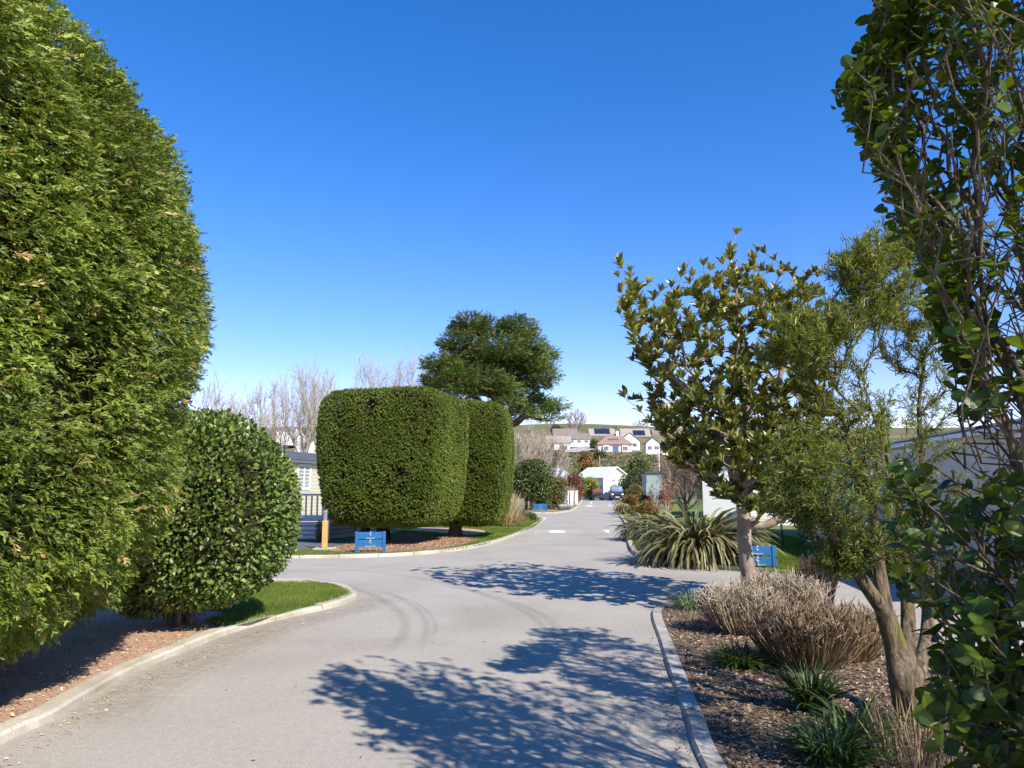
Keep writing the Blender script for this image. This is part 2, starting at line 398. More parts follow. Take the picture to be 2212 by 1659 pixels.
D_k = smooth([(7.1, -6), (7.05, 4), (6.9, 9), (6.5, 12), G(1800, 1250), G(1680, 1240), G(1570, 1231), G(1450, 1220), G(1392, 1208), G(1362, 1188), G(1352, 1150), G(1349, 1130), (6.6, 48), (8.6, 62), (11.2, 86), (12.0, 93), (13.4, 98), (19, 100.5), (44, 101)], 6)
E_k = smooth([(-30, 51), (-8, 50.2), (0, 50.3), (2.2, 50.2), (3.4, 52), (5.1, 62), (8.2, 92), (10.6, 116)], 6)
A_p = list(A_k) + [(-24, -6)]; B_p = list(B_k); C_p = list(C_k); D_p = list(D_k) + [(44, -6)]; E_p = list(E_k) + [(-38, 116), (-38, 51)]
sheet('mulch_bed', A_p, 0.055, M['mulch'], 0.08)
sheet('lawn', B_p, 0.055, M['lawn'], 0.08)
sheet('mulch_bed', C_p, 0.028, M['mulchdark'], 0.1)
sheet('lawn', D_p, 0.055, M['lawn'], 0.08)
sheet('soil_bed', [(10.9, 109.2), (44.5, 109.6), (44.5, 117), (11.2, 117)], 0.055, M['soil'], 0.08)
sheet('soil_bed', E_p, 0.055, M['soil'], 0.08)
def kerb(line, width, top, mat, length=0.9, inset=0.0):
    """run of separate kerb stones, each with a rounded edge and a narrow joint"""
    g = Geo(); P = np.asarray(line, float)[:, :2]
    d = np.concatenate([[0], np.cumsum(np.linalg.norm(np.diff(P, axis=0), axis=1))]); n = max(1, int(d[-1] / length))
    prof = [(-.022, -.03), (-.02, top - .02), (-.002, top), (width, top), (width, -.03)]
    for k in range(n):
        s0, s1 = d[-1] * k / n + .007, d[-1] * (k + 1) / n - .007
        q = np.array([[np.interp(t, d, P[:, 0]), np.interp(t, d, P[:, 1])] for t in np.linspace(s0, s1, 8)])
        T = np.gradient(q, axis=0); T = T / np.linalg.norm(T, axis=1)[:, None]; N = np.stack([-T[:, 1], T[:, 0]], 1) * kerb.side
        dz = rng.normal() * .005; V = []
        for a, b in zip(q, N): V += [(a[0] + b[0] * u, a[1] + b[1] * u, v + (dz if v > 0 else 0)) for u, v in prof]
        m = len(prof); Fc = []
        for r_ in range(7):
            for c in range(m - 1):
                f = (r_ * m + c, r_ * m + c + 1, (r_ + 1) * m + c + 1, (r_ + 1) * m + c); Fc.append(f if kerb.side < 0 else f[::-1])
        Fc += [tuple(range(m)), tuple(range(7 * m, 8 * m))[::-1]]
        g.add(V, Fc)
    return struct(g.build('kerb', mat))
kerb.side = 1; kerb(A_k[6:-4], 0.13, 0.068, M['kerb'])
kerb.side = 1; kerb(B_k[8:-8], 0.12, 0.075, M['kerb'])
kerb.side = -1; kerb(C_k, 0.105, 0.036, M['kerbgrey'])
kerb.side = -1; kerb(D_k[:-4], 0.11, 0.075, M['kerb'])
kerb.side = 1; kerb(E_k[10:], 0.13, 0.08, M['kerb'])
# fix: kerb strips sit on the bed side of each line
LA = [(-3.12, 8.95), G(640, 1327), G(718, 1310), G(757, 1295), G(755, 1287), G(732, 1275), G(688, 1267), (-3.8, 13.0), (-6, 13.2), (-14, 13.3), (-14, 10.6), (-4.6, 10.3), (-3.6, 9.3)]
LA = smooth(LA, 4, True)
sheet('lawn', LA, 0.062, M['lawn'])
MB = smooth([G(690, 1190, .06), G(790, 1194, .06), G(900, 1190, .06), G(980, 1181, .06), G(1030, 1167, .06), G(1010, 1163, .06), G(950, 1160, .06), G(905, 1155, .06), G(840, 1155, .06), G(760, 1172, .06), G(700, 1188, .06)], 4, True)
sheet('mulch_bed', MB, 0.064, M['mulch'])
MB2 = smooth([G(960, 1152, .06), G(1010, 1157, .06), G(1045, 1152, .06), G(1040, 1145, .06), G(980, 1141, .06), G(860, 1139, .06), G(850, 1143, .06)], 4, True)
sheet('mulch_bed', MB2, 0.0645, M['mulch'])
sheet('paving', [(-14, 19.4), (-5.4, 19.6), (-4.6, 20.6), (-4.75, 23.2), (-14, 23.4)], 0.0635, M['paving'])
# gritty brown edge along the kerb and dark tyre arcs on the asphalt: thin worn films
def film_mat(name, col, amount, scale=30, lo=0.35, hi=0.6, fade=True):
    m, nt, b = nmat(name); n = noise_node(nt, scale, 5, 0.7)
    r = ramp(nt, n.outputs['Fac'], [(lo, (0, 0, 0)), (hi, (amount,) * 3)])
    at = nt.nodes.new('ShaderNodeAttribute'); at.attribute_name = 'tone'
    f = mixc(nt, r.outputs['Color'], at.outputs['Fac'], 1.0, 'MULTIPLY')
    b.inputs['Base Color'].default_value = (*col, 1); b.inputs['Roughness'].default_value = 0.9; b.inputs['Specular IOR Level'].default_value = 0.2
    lk(nt, f, b.inputs['Alpha']); return m
def strip(name, line, width, z, mat, ends=0.15, bands=6):
    P = np.asarray(line, float)[:, :2]; T = np.gradient(P, axis=0); T /= np.linalg.norm(T, axis=1)[:, None]; N = np.stack([-T[:, 1], T[:, 0]], 1)
    n = len(P); u = np.linspace(-.5, .5, bands + 1); V = np.concatenate([np.stack([P[:, 0] + N[:, 0] * width * k, P[:, 1] + N[:, 1] * width * k, np.full(n, z)], 1)[:, None] for k in u], 1).reshape(-1, 3)
    i = np.arange(n - 1)[:, None] * (bands + 1) + np.arange(bands)[None]
    Fc = np.stack([i, i + bands + 1, i + bands + 2, i + 1], -1).reshape(-1, 4)
    a = np.minimum(1, np.minimum(np.arange(n - 1) + .5, n - 1.5 - np.arange(n - 1)) / (ends * n)); c = 1 - (np.abs((u[1:] + u[:-1])) ** 2)
    g = Geo(); g.add(V, Fc, 0, (a[:, None] * c[None]).ravel()); o = struct(g.build(name, mat)); return o
def cz(x, y): return G(850 / 1.3562 + x / 1.7015 / 1.3562, 1550 / 1.3562 + y / 1.7015 / 1.3562)
tm = film_mat('tyre_rubber', (.06, .058, .055), 0.14, 22, 0.25, 0.6)
for k, (ln, wd) in enumerate([([(40, 193), (300, 205), (600, 238), (830, 285), (1060, 350), (1230, 415), (1330, 490), (1380, 560)], .16),
                ([(700, 268), (900, 310), (1080, 372), (1200, 430), (1270, 500), (1300, 560)], .12),
                ([(30, 240), (200, 262), (360, 310), (480, 365), (560, 430), (575, 490), (540, 560), (440, 640)], .17),
                ([(330, 305), (480, 320), (600, 375), (665, 440), (680, 510), (650, 590)], .12),
                ([(480, 320), (620, 365), (700, 430), (725, 490), (700, 560)], .07)]):
    strip('tyre_mark', smooth([cz(*p) for p in ln], 10), wd, 0.003 + .0006 * k, tm)
em = film_mat('verge_dust', (.33, .29, .19), 0.5, 9, 0.3, 0.75)
eo = np.array(A_k[22:66]); strip('verge_dust', eo + np.array([0.32, -0.05]), 0.8, 0.0022, em, 0.1, 8)
# road paint
pm = plain('road_paint', (.64, .62, .58), 0.7, 0.12, 14)
def paint(pts, name='road_marking', z=0.0045): sheet(name, [G(*p) for p in pts], z, pm)
hz = Geo()
# white block on each speed hump, built as a low swell over the road width
hm = M['asphalt']
def hump(y0, y1, xl0, xr0, h):
    g = Geo(); n = 10; V = []
    for k in range(n + 1):
        t = k / n; yy = y0 + (y1 - y0) * t; z = h * math.sin(math.pi * t) ** 1.2 + .001; off = .107 * (yy - y0)
        V += [(xl0 + off, yy, z), (xr0 + off, yy, z)]
    g.add(V, [(2 * k, 2 * k + 1, 2 * k + 3, 2 * k + 2) for k in range(n)]); struct(g.build('speed_hump', hm, smooth=True))
hump(28.0, 30.4, 0.75, 4.2, .085); hump(69, 71.6, 5.9, 10.2, .085)
def hump_paint(y0, y1, pts, h, yb):
    g = Geo(); n = 10
    V = []
    for k in range(n + 1):
        t = k / n; yy = y0 + (yb - y0) * t; z = h * math.sin(math.pi * (yy - y0) / (y1 - y0)) ** 1.2 + .008
        xa, xb = pts(t); V += [(xa, yy, z), (xb, yy, z)]
    g.add(V, [(2 * k, 2 * k + 1, 2 * k + 3, 2 * k + 2) for k in range(n)]); struct(g.build('road_marking', pm, smooth=True))
hump_paint(28.0, 30.4, lambda t: (1.62 - .30 * math.sqrt(max(.02, 1 - (2 * t - 1) ** 2)), 1.64 + .30 * math.sqrt(max(.02, 1 - (2 * t - 1) ** 2))), .085, 28.75)
hump_paint(28.0, 30.4, lambda t: (3.45 - .13 * t, 3.46 + .15 * t), .085, 28.8)
hump_paint(69, 71.6, lambda t: (6.5 + .3 * t, 7.3 - .2 * t), .085, 70.3)
hump_paint(69, 71.6, lambda t: (8.75 - .2 * t, 8.8 + .2 * t), .085, 70.3)
sheet('road_marking', [(8.0, 80), (8.15, 80), (10.0, 96.5), (9.85, 96.5)], .0045, pm)
# ================================================================ PLANTS
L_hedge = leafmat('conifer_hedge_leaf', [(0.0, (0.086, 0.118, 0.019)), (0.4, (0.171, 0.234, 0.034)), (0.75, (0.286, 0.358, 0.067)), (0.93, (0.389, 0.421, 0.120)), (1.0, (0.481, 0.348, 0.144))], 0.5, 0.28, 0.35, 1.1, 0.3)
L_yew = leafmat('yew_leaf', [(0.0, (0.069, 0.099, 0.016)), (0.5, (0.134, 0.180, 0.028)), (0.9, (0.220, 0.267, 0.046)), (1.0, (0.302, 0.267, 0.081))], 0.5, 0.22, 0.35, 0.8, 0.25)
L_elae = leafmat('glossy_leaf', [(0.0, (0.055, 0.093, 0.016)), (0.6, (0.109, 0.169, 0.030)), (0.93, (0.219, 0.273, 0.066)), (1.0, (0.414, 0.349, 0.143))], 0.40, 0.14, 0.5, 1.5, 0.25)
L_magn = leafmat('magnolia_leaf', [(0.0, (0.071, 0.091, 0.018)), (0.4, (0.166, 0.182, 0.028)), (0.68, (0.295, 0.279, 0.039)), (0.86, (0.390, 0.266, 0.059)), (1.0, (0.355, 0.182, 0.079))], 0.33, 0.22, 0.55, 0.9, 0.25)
L_wat = leafmat('wattle_leaf', [(0.0, (0.081, 0.116, 0.024)), (0.55, (0.162, 0.210, 0.040)), (0.9, (0.350, 0.351, 0.082)), (1.0, (0.484, 0.398, 0.136))], 0.42, 0.35, 0.4, 1.1, 0.25)
L_gris = leafmat('round_leaf', [(0.0, (0.038, 0.072, 0.009)), (0.5, (0.073, 0.127, 0.013)), (0.85, (0.132, 0.185, 0.019)), (1.0, (0.233, 0.262, 0.033))], 0.42, 0.38, 0.45, 1.5, 0.2, tint=(1.5, 1.35, 0.35))
L_cyp = leafmat('cypress_leaf', [(0.0, (0.064, 0.101, 0.029)), (0.5, (0.134, 0.194, 0.051)), (0.85, (0.216, 0.271, 0.074)), (1.0, (0.356, 0.248, 0.088))], 0.6, 0.15, 0.25, 0.12, 0.3)
L_flax = leafmat('flax_leaf', [(0.0, (0.077, 0.084, 0.035)), (0.35, (0.167, 0.160, 0.063)), (0.7, (0.293, 0.265, 0.125)), (1.0, (0.348, 0.293, 0.154))], 0.42, 0.15, 0.45, 1.5, 0.15)
L_dead_shaded = leafmat('dead_stem_painted_shade', [(0.0, (0.102, 0.066, 0.035)), (0.5, (0.216, 0.151, 0.090)), (1.0, (0.368, 0.281, 0.185))], 0.8, 0.05, 0.2, 2.0, 0.2)  # stem brown darkened: the tree's shade over the hydrangeas is in the colour
L_tuft = leafmat('tuft_blade', [(0.0, (0.028, 0.060, 0.014)), (0.6, (0.060, 0.108, 0.024)), (1.0, (0.128, 0.168, 0.048))], 0.5, 0.25, 0.3, 2.0, 0.2)
L_blue = leafmat('pale_tuft_blade', [(0.0, (.12, .17, .10)), (1.0, (.30, .36, .22))], 0.5, 0.2, 0.3, 2.0, 0.2)
L_grass = leafmat('grass_blade', [(0.0, (.075, .125, .016)), (0.7, (.15, .21, .03)), (1.0, (.27, .28, .08))], 0.6, 0.3, 0.2, 0.8, 0.25)
L_red = leafmat('red_leaf', [(0.0, (.14, .03, .025)), (0.6, (.30, .065, .055)), (1.0, (.36, .16, .06))], 0.45, 0.2, 0.4, 0.5, 0.2)
L_yel = leafmat('yellow_leaf', [(0.0, (.20, .20, .03)), (0.6, (.42, .36, .045)), (1.0, (.55, .46, .09))], 0.5, 0.25, 0.3, 0.5, 0.2)
L_grn = leafmat('shrub_leaf', [(0.0, (.045, .07, .018)), (0.6, (.10, .14, .03)), (1.0, (.20, .22, .05))], 0.45, 0.2, 0.4, 0.4, 0.3)
L_olive = leafmat('olive_leaf', [(0.0, (.10, .095, .035)), (0.6, (.20, .18, .07)), (1.0, (.32, .27, .12))], 0.6, 0.2, 0.3, 0.4, 0.3)
L_orange = leafmat('orange_leaf', [(0.0, (.16, .09, .03)), (0.6, (.34, .19, .05)), (1.0, (.45, .30, .10))], 0.6, 0.2, 0.3, 0.4, 0.3)
L_pampas = leafmat('pampas_stem', [(0.0, (.30, .22, .11)), (0.6, (.52, .42, .26)), (1.0, (.68, .57, .40))], 0.8, 0.25, 0.2, 1, 0.15)
L_pink = leafmat('pink_petal', [(0.0, (.35, .05, .10)), (1.0, (.55, .12, .20))], 0.5, 0.3, 0.3, 1, 0.1)
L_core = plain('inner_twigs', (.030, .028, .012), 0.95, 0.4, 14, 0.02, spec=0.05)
B_red = barkmat('red_brown_bark', (.045, .028, .02), (.13, .075, .05), 12, 0.02)
B_mag = barkmat('smooth_tan_bark', (.19, .145, .105), (.36, .29, .22), 10, 0.008, 0.5, moss=(.24, .24, .16))
B_wat = barkmat('flaky_grey_bark', (.028, .02, .015), (.29, .225, .15), 20, 0.05, 0.24, moss=(.16, .16, .03))
B_gris = barkmat('stem_bark', (.06, .046, .034), (.20, .16, .115), 18, 0.006, 0.3)
B_bare = barkmat('bare_twig_bark', (.23, .20, .155), (.40, .36, .29), 4, 0.01, 0.4)
B_grey = barkmat('grey_twig_bark', (.24, .20, .155), (.42, .36, .29), 4, 0.01, 0.4)
B_pinkish = barkmat('pinkish_twig_bark', (.24, .16, .12), (.44, .31, .245), 4, 0.01, 0.4)
B_cyp = barkmat('cypress_bark', (.03, .025, .02), (.085, .068, .055), 4, 0.03)
UP = np.array((0, 0, 1.0))
def superell(n, c, r, e, yaw=0.0, jit=0.0):
    d = rvec(n); a = np.abs(d / 1.0); rr = np.array(r)
    t = 1.0 / (np.sum((np.abs(d) / rr) ** e, 1) ** (1 / e)); p = d * t[:, None]
    nr = unit(np.sign(p) * (np.abs(p) / rr) ** (e - 1) / rr)
    cy, sy = math.cos(yaw), math.sin(yaw); Rm = np.array([(cy, sy, 0), (-sy, cy, 0), (0, 0, 1)])
    return p @ Rm + np.array(c), nr @ Rm
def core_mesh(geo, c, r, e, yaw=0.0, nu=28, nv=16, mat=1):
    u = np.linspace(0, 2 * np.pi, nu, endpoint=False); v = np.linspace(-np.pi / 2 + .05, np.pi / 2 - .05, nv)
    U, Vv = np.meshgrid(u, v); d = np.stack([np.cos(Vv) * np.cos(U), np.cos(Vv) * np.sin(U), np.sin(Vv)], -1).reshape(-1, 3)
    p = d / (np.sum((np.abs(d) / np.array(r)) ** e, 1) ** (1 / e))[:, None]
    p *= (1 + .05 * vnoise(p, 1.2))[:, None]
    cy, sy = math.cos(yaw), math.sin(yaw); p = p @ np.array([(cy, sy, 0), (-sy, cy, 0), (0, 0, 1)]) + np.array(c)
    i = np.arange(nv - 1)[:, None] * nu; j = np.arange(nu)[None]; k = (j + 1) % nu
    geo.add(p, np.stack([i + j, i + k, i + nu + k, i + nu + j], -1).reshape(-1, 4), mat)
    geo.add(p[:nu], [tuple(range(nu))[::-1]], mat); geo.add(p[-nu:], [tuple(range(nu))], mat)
def area_even(p, n, nr, r):
    return p
# ---------------------------------------------------------------- tall clipped conifer hedge on the left
def tall_hedge():
    c, r, e = np.array((-5.28, 4.66, 2.82)), np.array((2.40, 3.68, 2.66)), 3.5
    t = thing('conifer_hedge', 'very tall clipped conifer hedge with feathery yellow-green sprays and a domed top', 'hedge', (c[0], c[1], 0.06))
    o = np.array((c[0], c[1], 0.06)); c = c - o
    g = Geo(); core_mesh(g, c, r * .90, e, mat=1)
    p, n = superell(330000, c, r, e); q = p + o
    keep = (n[:, 0] > -.35) | (rng.random(len(p)) < .22)          # thinner at the back
    keep &= (rng.random(len(p)) < 0.25 + 0.9 * np.abs(n).max(1) ** 1)
    hole = vnoise(q * (1, 1, 1.35), 1.3, 0) * .55 + vnoise(q * (1, 1, 1.6), 3.2, 8) * .65 + vnoise(q * (1, 1, 1.5), 6.5, 14) * .35
    keep &= rng.random(len(p)) < np.clip(.80 + .9 * hole, .14, 1)
    p, n, hole = p[keep], n[keep], hole[keep]
    if len(p) > 150000: s = rng.choice(len(p), 150000, False); p, n, hole = p[s], n[s], hole[s]
    lump = .11 * vnoise(p, .9, 16) + .10 * vnoise(p * (1, 1, 1.8), 2.6, 4)
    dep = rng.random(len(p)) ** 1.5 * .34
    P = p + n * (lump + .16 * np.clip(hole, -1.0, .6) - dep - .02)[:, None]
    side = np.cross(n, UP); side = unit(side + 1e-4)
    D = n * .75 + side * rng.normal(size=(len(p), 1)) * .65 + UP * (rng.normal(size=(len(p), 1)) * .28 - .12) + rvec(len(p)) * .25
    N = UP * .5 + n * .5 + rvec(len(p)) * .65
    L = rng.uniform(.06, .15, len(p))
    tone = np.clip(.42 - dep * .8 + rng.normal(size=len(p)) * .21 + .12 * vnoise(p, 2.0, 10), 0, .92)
    tone[rng.random(len(p)) < .025] = 1.0
    wd = L * rng.uniform(.7, 1.05, len(p)); grp = rng.integers(0, 4, len(p))
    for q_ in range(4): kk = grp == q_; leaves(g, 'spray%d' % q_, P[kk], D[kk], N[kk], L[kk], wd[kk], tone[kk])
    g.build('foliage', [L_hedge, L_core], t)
    for k, x in enumerate(((-.6, -1.6), (.1, .1), (.2, 1.7))):
        b = Geo(); b.tube([(x[0], x[1], -.1), (x[0] + .03, x[1], .5), (x[0] - .05, x[1] + .05, 1.4)], [.2, .15, .12], 9); b.build('trunk', B_red, t, True)
tall_hedge()
# ---------------------------------------------------------------- round glossy bush beside it
def leafy_ball(name, label, cat, c, r, e, n, kind, L, W, mat, base, bark, group=None, droop=0.0, out=.6, lump=.06, dep=.18, depth_tone=.8, ns=1.0, core=.86, stems=3, spread=.35, smallrad=.03, flat=.6, hole=0.0, dead=.0, rn=.5):
    t = thing(name, label, cat, base, 0, group); o = np.array(base, float); c = np.array(c, float) - o; r = np.array(r, float); sc = float(np.mean(r))
    g = Geo()
    if core: core_mesh(g, c, r * core, e, mat=1)
    p, nr = superell(n, c, r, e); P0 = p + o
    if hole:
        h = vnoise(P0, 2.2 / sc, 3); k = rng.random(n) < np.clip(.75 + hole * h, .05, 1); p, nr, P0 = p[k], nr[k], P0[k]
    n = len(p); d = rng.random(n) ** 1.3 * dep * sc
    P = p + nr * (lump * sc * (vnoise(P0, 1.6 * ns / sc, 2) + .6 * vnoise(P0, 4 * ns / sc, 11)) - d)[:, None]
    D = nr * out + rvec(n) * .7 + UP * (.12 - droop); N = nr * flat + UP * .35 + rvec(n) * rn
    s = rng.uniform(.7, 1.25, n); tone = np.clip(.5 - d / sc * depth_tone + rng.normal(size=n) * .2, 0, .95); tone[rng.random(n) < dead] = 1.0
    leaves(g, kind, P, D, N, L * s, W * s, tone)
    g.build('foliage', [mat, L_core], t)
    b = Geo(); zt = c[2] - r[2] * .2
    for k in range(stems):
        a = 6.28 * k / max(1, stems) + rng.random(); rr = spread * sc
        b.tube([(.02 * math.cos(a) * stems, .02 * math.sin(a) * stems, -.08), (.3 * rr * math.cos(a) + .3 * c[0], .3 * rr * math.sin(a) + .3 * c[1], zt * .45), (rr * math.cos(a) + c[0], rr * math.sin(a) + c[1], zt)], [smallrad * 1.25, smallrad, smallrad * .6], 7)
    b.build('trunk', bark, t, True); return t
BX = (-3.80, 9.1)
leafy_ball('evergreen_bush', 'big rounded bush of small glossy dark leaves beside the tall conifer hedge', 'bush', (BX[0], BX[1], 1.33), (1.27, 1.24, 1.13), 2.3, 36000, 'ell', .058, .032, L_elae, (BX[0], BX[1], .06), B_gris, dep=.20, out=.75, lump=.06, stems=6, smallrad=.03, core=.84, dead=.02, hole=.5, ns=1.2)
# ---------------------------------------------------------------- the two clipped yews
def yew(label, c, r, e, yaw, n, base):
    t = thing('clipped_yew_tree', label, 'tree', base, 0, 'clipped block-shaped yew trees'); o = np.array(base, float); c = np.array(c, float) - o
    g = Geo(); core_mesh(g, c, np.array(r) * (.84, .84, .89), e, yaw, mat=1)
    p, nr = superell(n, c, r, e, yaw); tp_ = 1 + .085 * np.clip((p[:, 2] - c[2]) / r[2], -1, .15); p[:, :2] = c[:2] + (p[:, :2] - c[:2]) * tp_[:, None]; P0 = p + o
    h = vnoise(P0, 2.2, 1) * .5 + vnoise(P0, 5.5, 9) * .5; n = len(p)
    k = rng.random(n) < np.clip(.78 + 1.0 * h, .05, 1); p, nr, P0, h = p[k], nr[k], P0[k], h[k]; n = len(p)
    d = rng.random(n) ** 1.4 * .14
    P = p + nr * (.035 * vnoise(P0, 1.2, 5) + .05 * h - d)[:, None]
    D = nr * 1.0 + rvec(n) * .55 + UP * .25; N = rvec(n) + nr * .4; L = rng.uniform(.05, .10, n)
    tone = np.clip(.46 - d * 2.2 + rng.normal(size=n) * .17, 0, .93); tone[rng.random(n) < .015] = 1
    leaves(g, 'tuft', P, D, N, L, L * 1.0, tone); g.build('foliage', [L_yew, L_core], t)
    b = Geo(); zb = c[2] - r[2]
    b.tube([(0.0, 0, -.15), (0, 0, .05), (.01, .02, .3), (.02, .03, zb + .5), (.1, 0, zb + 1.6)], [.36, .25, .20, .2, .16], 12)
    for k in range(5):
        a = k * 1.26 + .5; b.tube([(.02, .03, zb + .1), (.35 * math.cos(a), .35 * math.sin(a), zb + .45), (1.1 * math.cos(a) + c[0] * .5, .8 * math.sin(a), zb + 1.0)], [.12, .09, .05], 7)
    b.build('trunk', B_red, t, True)
yb1 = G(826, 1166, .06); yb2 = G(983, 1160, .06)
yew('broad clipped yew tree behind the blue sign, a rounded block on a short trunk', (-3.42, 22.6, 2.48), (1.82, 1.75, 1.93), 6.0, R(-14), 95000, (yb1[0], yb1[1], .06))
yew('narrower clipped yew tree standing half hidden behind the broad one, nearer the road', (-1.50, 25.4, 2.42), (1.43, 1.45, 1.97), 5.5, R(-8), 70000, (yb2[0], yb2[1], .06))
# ---------------------------------------------------------------- general branching tree with foliage at its tips
def wpt(pts, o): return np.asarray(pts, float) - np.asarray(o, float)
def tree_from(t, o, trunkpts, trunkr, targets, bark, seg=.3, wig=.06, lenw=.25, dirw=.35, tip=.006, e=2.3, sides=(3, 5, 9), limits=(.012, .04), limbs=(), curve=.4, sag=0.0, skip=4):
    T = Tree(); end = T.trunk(wpt(trunkpts, o), trunkr)
    for at_, pts, rr in limbs:
        par = int(at_ * end); T.trunk(np.concatenate([[T.P[par]], wpt(pts, o)]), rr, par)
    tips = T.grow(wpt(targets, o), seg, wig, lenw, dirw, curve, skip, sag); T.radii(tip, e)
    g = Geo(); T.mesh(g, 0, sides, limits); g.build('trunk', bark, t, True); return T, tips
def pxpoly_targets(poly, n, d0, spread, zmin=None):
    p = scatter(np.asarray(poly, float), n); c = np.mean(poly, 0)
    w = np.ptp(np.asarray(poly)[:, 0]) / 2
    out = []
    for x, y in p:
        k = max(.25, 1 - ((x - c[0]) / w) ** 2 * .8); out.append(A(x, y, d0 + rng.uniform(-1, 1) * spread * math.sqrt(k)))
    return np.array(out)
# magnolia
def magnolia():
    base = (3.3, 10.8, .02); o = np.array(base)
    t = thing('magnolia_tree', 'evergreen magnolia tree with upright shoots of leathery olive and bronze leaves behind the dead hydrangeas', 'tree', base)
    poly = [(1338, 570), (1385, 600), (1420, 632), (1500, 590), (1545, 570), (1575, 520), (1600, 515), (1640, 545), (1700, 580), (1762, 600), (1768, 700), (1800, 850), (1790, 1000), (1755, 1105), (1640, 1115), (1560, 1070), (1460, 1010), (1405, 925), (1400, 820), (1362, 740), (1345, 665)]
    poly = [(x_, y_ + (28 if y_ < 640 else 0)) for x_, y_ in poly]
    tg = np.concatenate([pxpoly_targets(poly, 700, 10.8, 1.45), pxpoly_targets([(1420, 850), (1790, 830), (1790, 1000), (1755, 1105), (1640, 1120), (1560, 1070), (1460, 1005)], 190, 10.7, 1.3)])
    ex = [A(*p) for p in ((1338, 566, 10.9), (1342, 575, 11.0), (1590, 508, 10.6), (1582, 540, 10.7), (1635, 545, 11), (1655, 548, 10.4), (1700, 585, 10.5), (1755, 590, 10.6), (1765, 600, 10.9), (1345, 660, 10.6), (1352, 668, 10.7), (1355, 852, 10.3), (1385, 862, 10.4), (1370, 780, 11), (1480, 585, 10.9), (1520, 575, 10.4), (1425, 630, 10.8), (1500, 960, 9.6), (1450, 990, 9.9), (1565, 1060, 9.7), (1690, 1110, 10), (1750, 1120, 10.3))]
    for px_, py_ in ((1362, 588), (1398, 612), (1412, 645), (1450, 622), (1470, 600), (1497, 598), (1510, 620), (1535, 585), (1552, 600), (1578, 560), (1612, 590), (1628, 560), (1668, 585), (1682, 600), (1712, 600), (1728, 622), (1742, 600), (1772, 640), (1340, 680), (1362, 700), (1372, 740), (1350, 860)): ex.append(A(px_, py_, 10.8 + rng.normal() * .5))
    tg = np.concatenate([tg, ex])
    T, tips = tree_from(t, o, [base, A(1609, 1180, 10.8), A(1608, 1120, 10.8), A(1600, 1060, 10.8)], [.112, .097, .097, .085], tg, B_mag, .22, .10, .10, .45, .0065, 2.25,
        limbs=[(.66, [A(1650, 1135, 10.75), A(1690, 1118, 10.7), A(1735, 1090, 10.6)], [.07, .062, .055, .04]), (.75, [A(1640, 1080, 10.9), A(1668, 1066, 11.0)], [.06, .045, .035]),
               (.95, [A(1560, 960, 10.6), A(1500, 860, 10.5), A(1430, 790, 10.5)], [.07, .055, .04, .025]), (.95, [A(1610, 900, 10.9), A(1600, 760, 10.9), A(1590, 640, 10.8)], [.075, .055, .04, .025]), (.95, [A(1660, 900, 11.1), A(1700, 760, 11.1), A(1730, 660, 11.0)], [.07, .05, .035, .025])], curve=.35)
    g = Geo(); P, D, N, L, tn = [], [], [], [], []
    for i in tips:
        ends = [(i, 0)]; j = i
        for s in range(4):
            if T.par[j] > 0: j = T.par[j]; ends.append((j, s + 1))
        for j, s in ends:
            if T.r[j] > .02: break
            d = T.D[j] * .55 + UP * .45; d /= np.linalg.norm(d); k = 8 if s == 0 else 5 if s < 3 else 3
            u = np.cross(d, (.3, .9, .1)); u /= np.linalg.norm(u); v = np.cross(d, u); a0 = rng.random() * 6.28
            for q in range(k):
                a = a0 + q * 2.4; rad = math.cos(a) * u + math.sin(a) * v; op = rng.uniform(.35, .9) if s == 0 else rng.uniform(.7, 1.3)
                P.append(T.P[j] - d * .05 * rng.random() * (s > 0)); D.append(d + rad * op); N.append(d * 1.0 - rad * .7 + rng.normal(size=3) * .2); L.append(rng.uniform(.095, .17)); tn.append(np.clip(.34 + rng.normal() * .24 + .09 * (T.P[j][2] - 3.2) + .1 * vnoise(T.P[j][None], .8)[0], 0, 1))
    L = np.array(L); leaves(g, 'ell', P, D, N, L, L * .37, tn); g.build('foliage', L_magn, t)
magnolia()
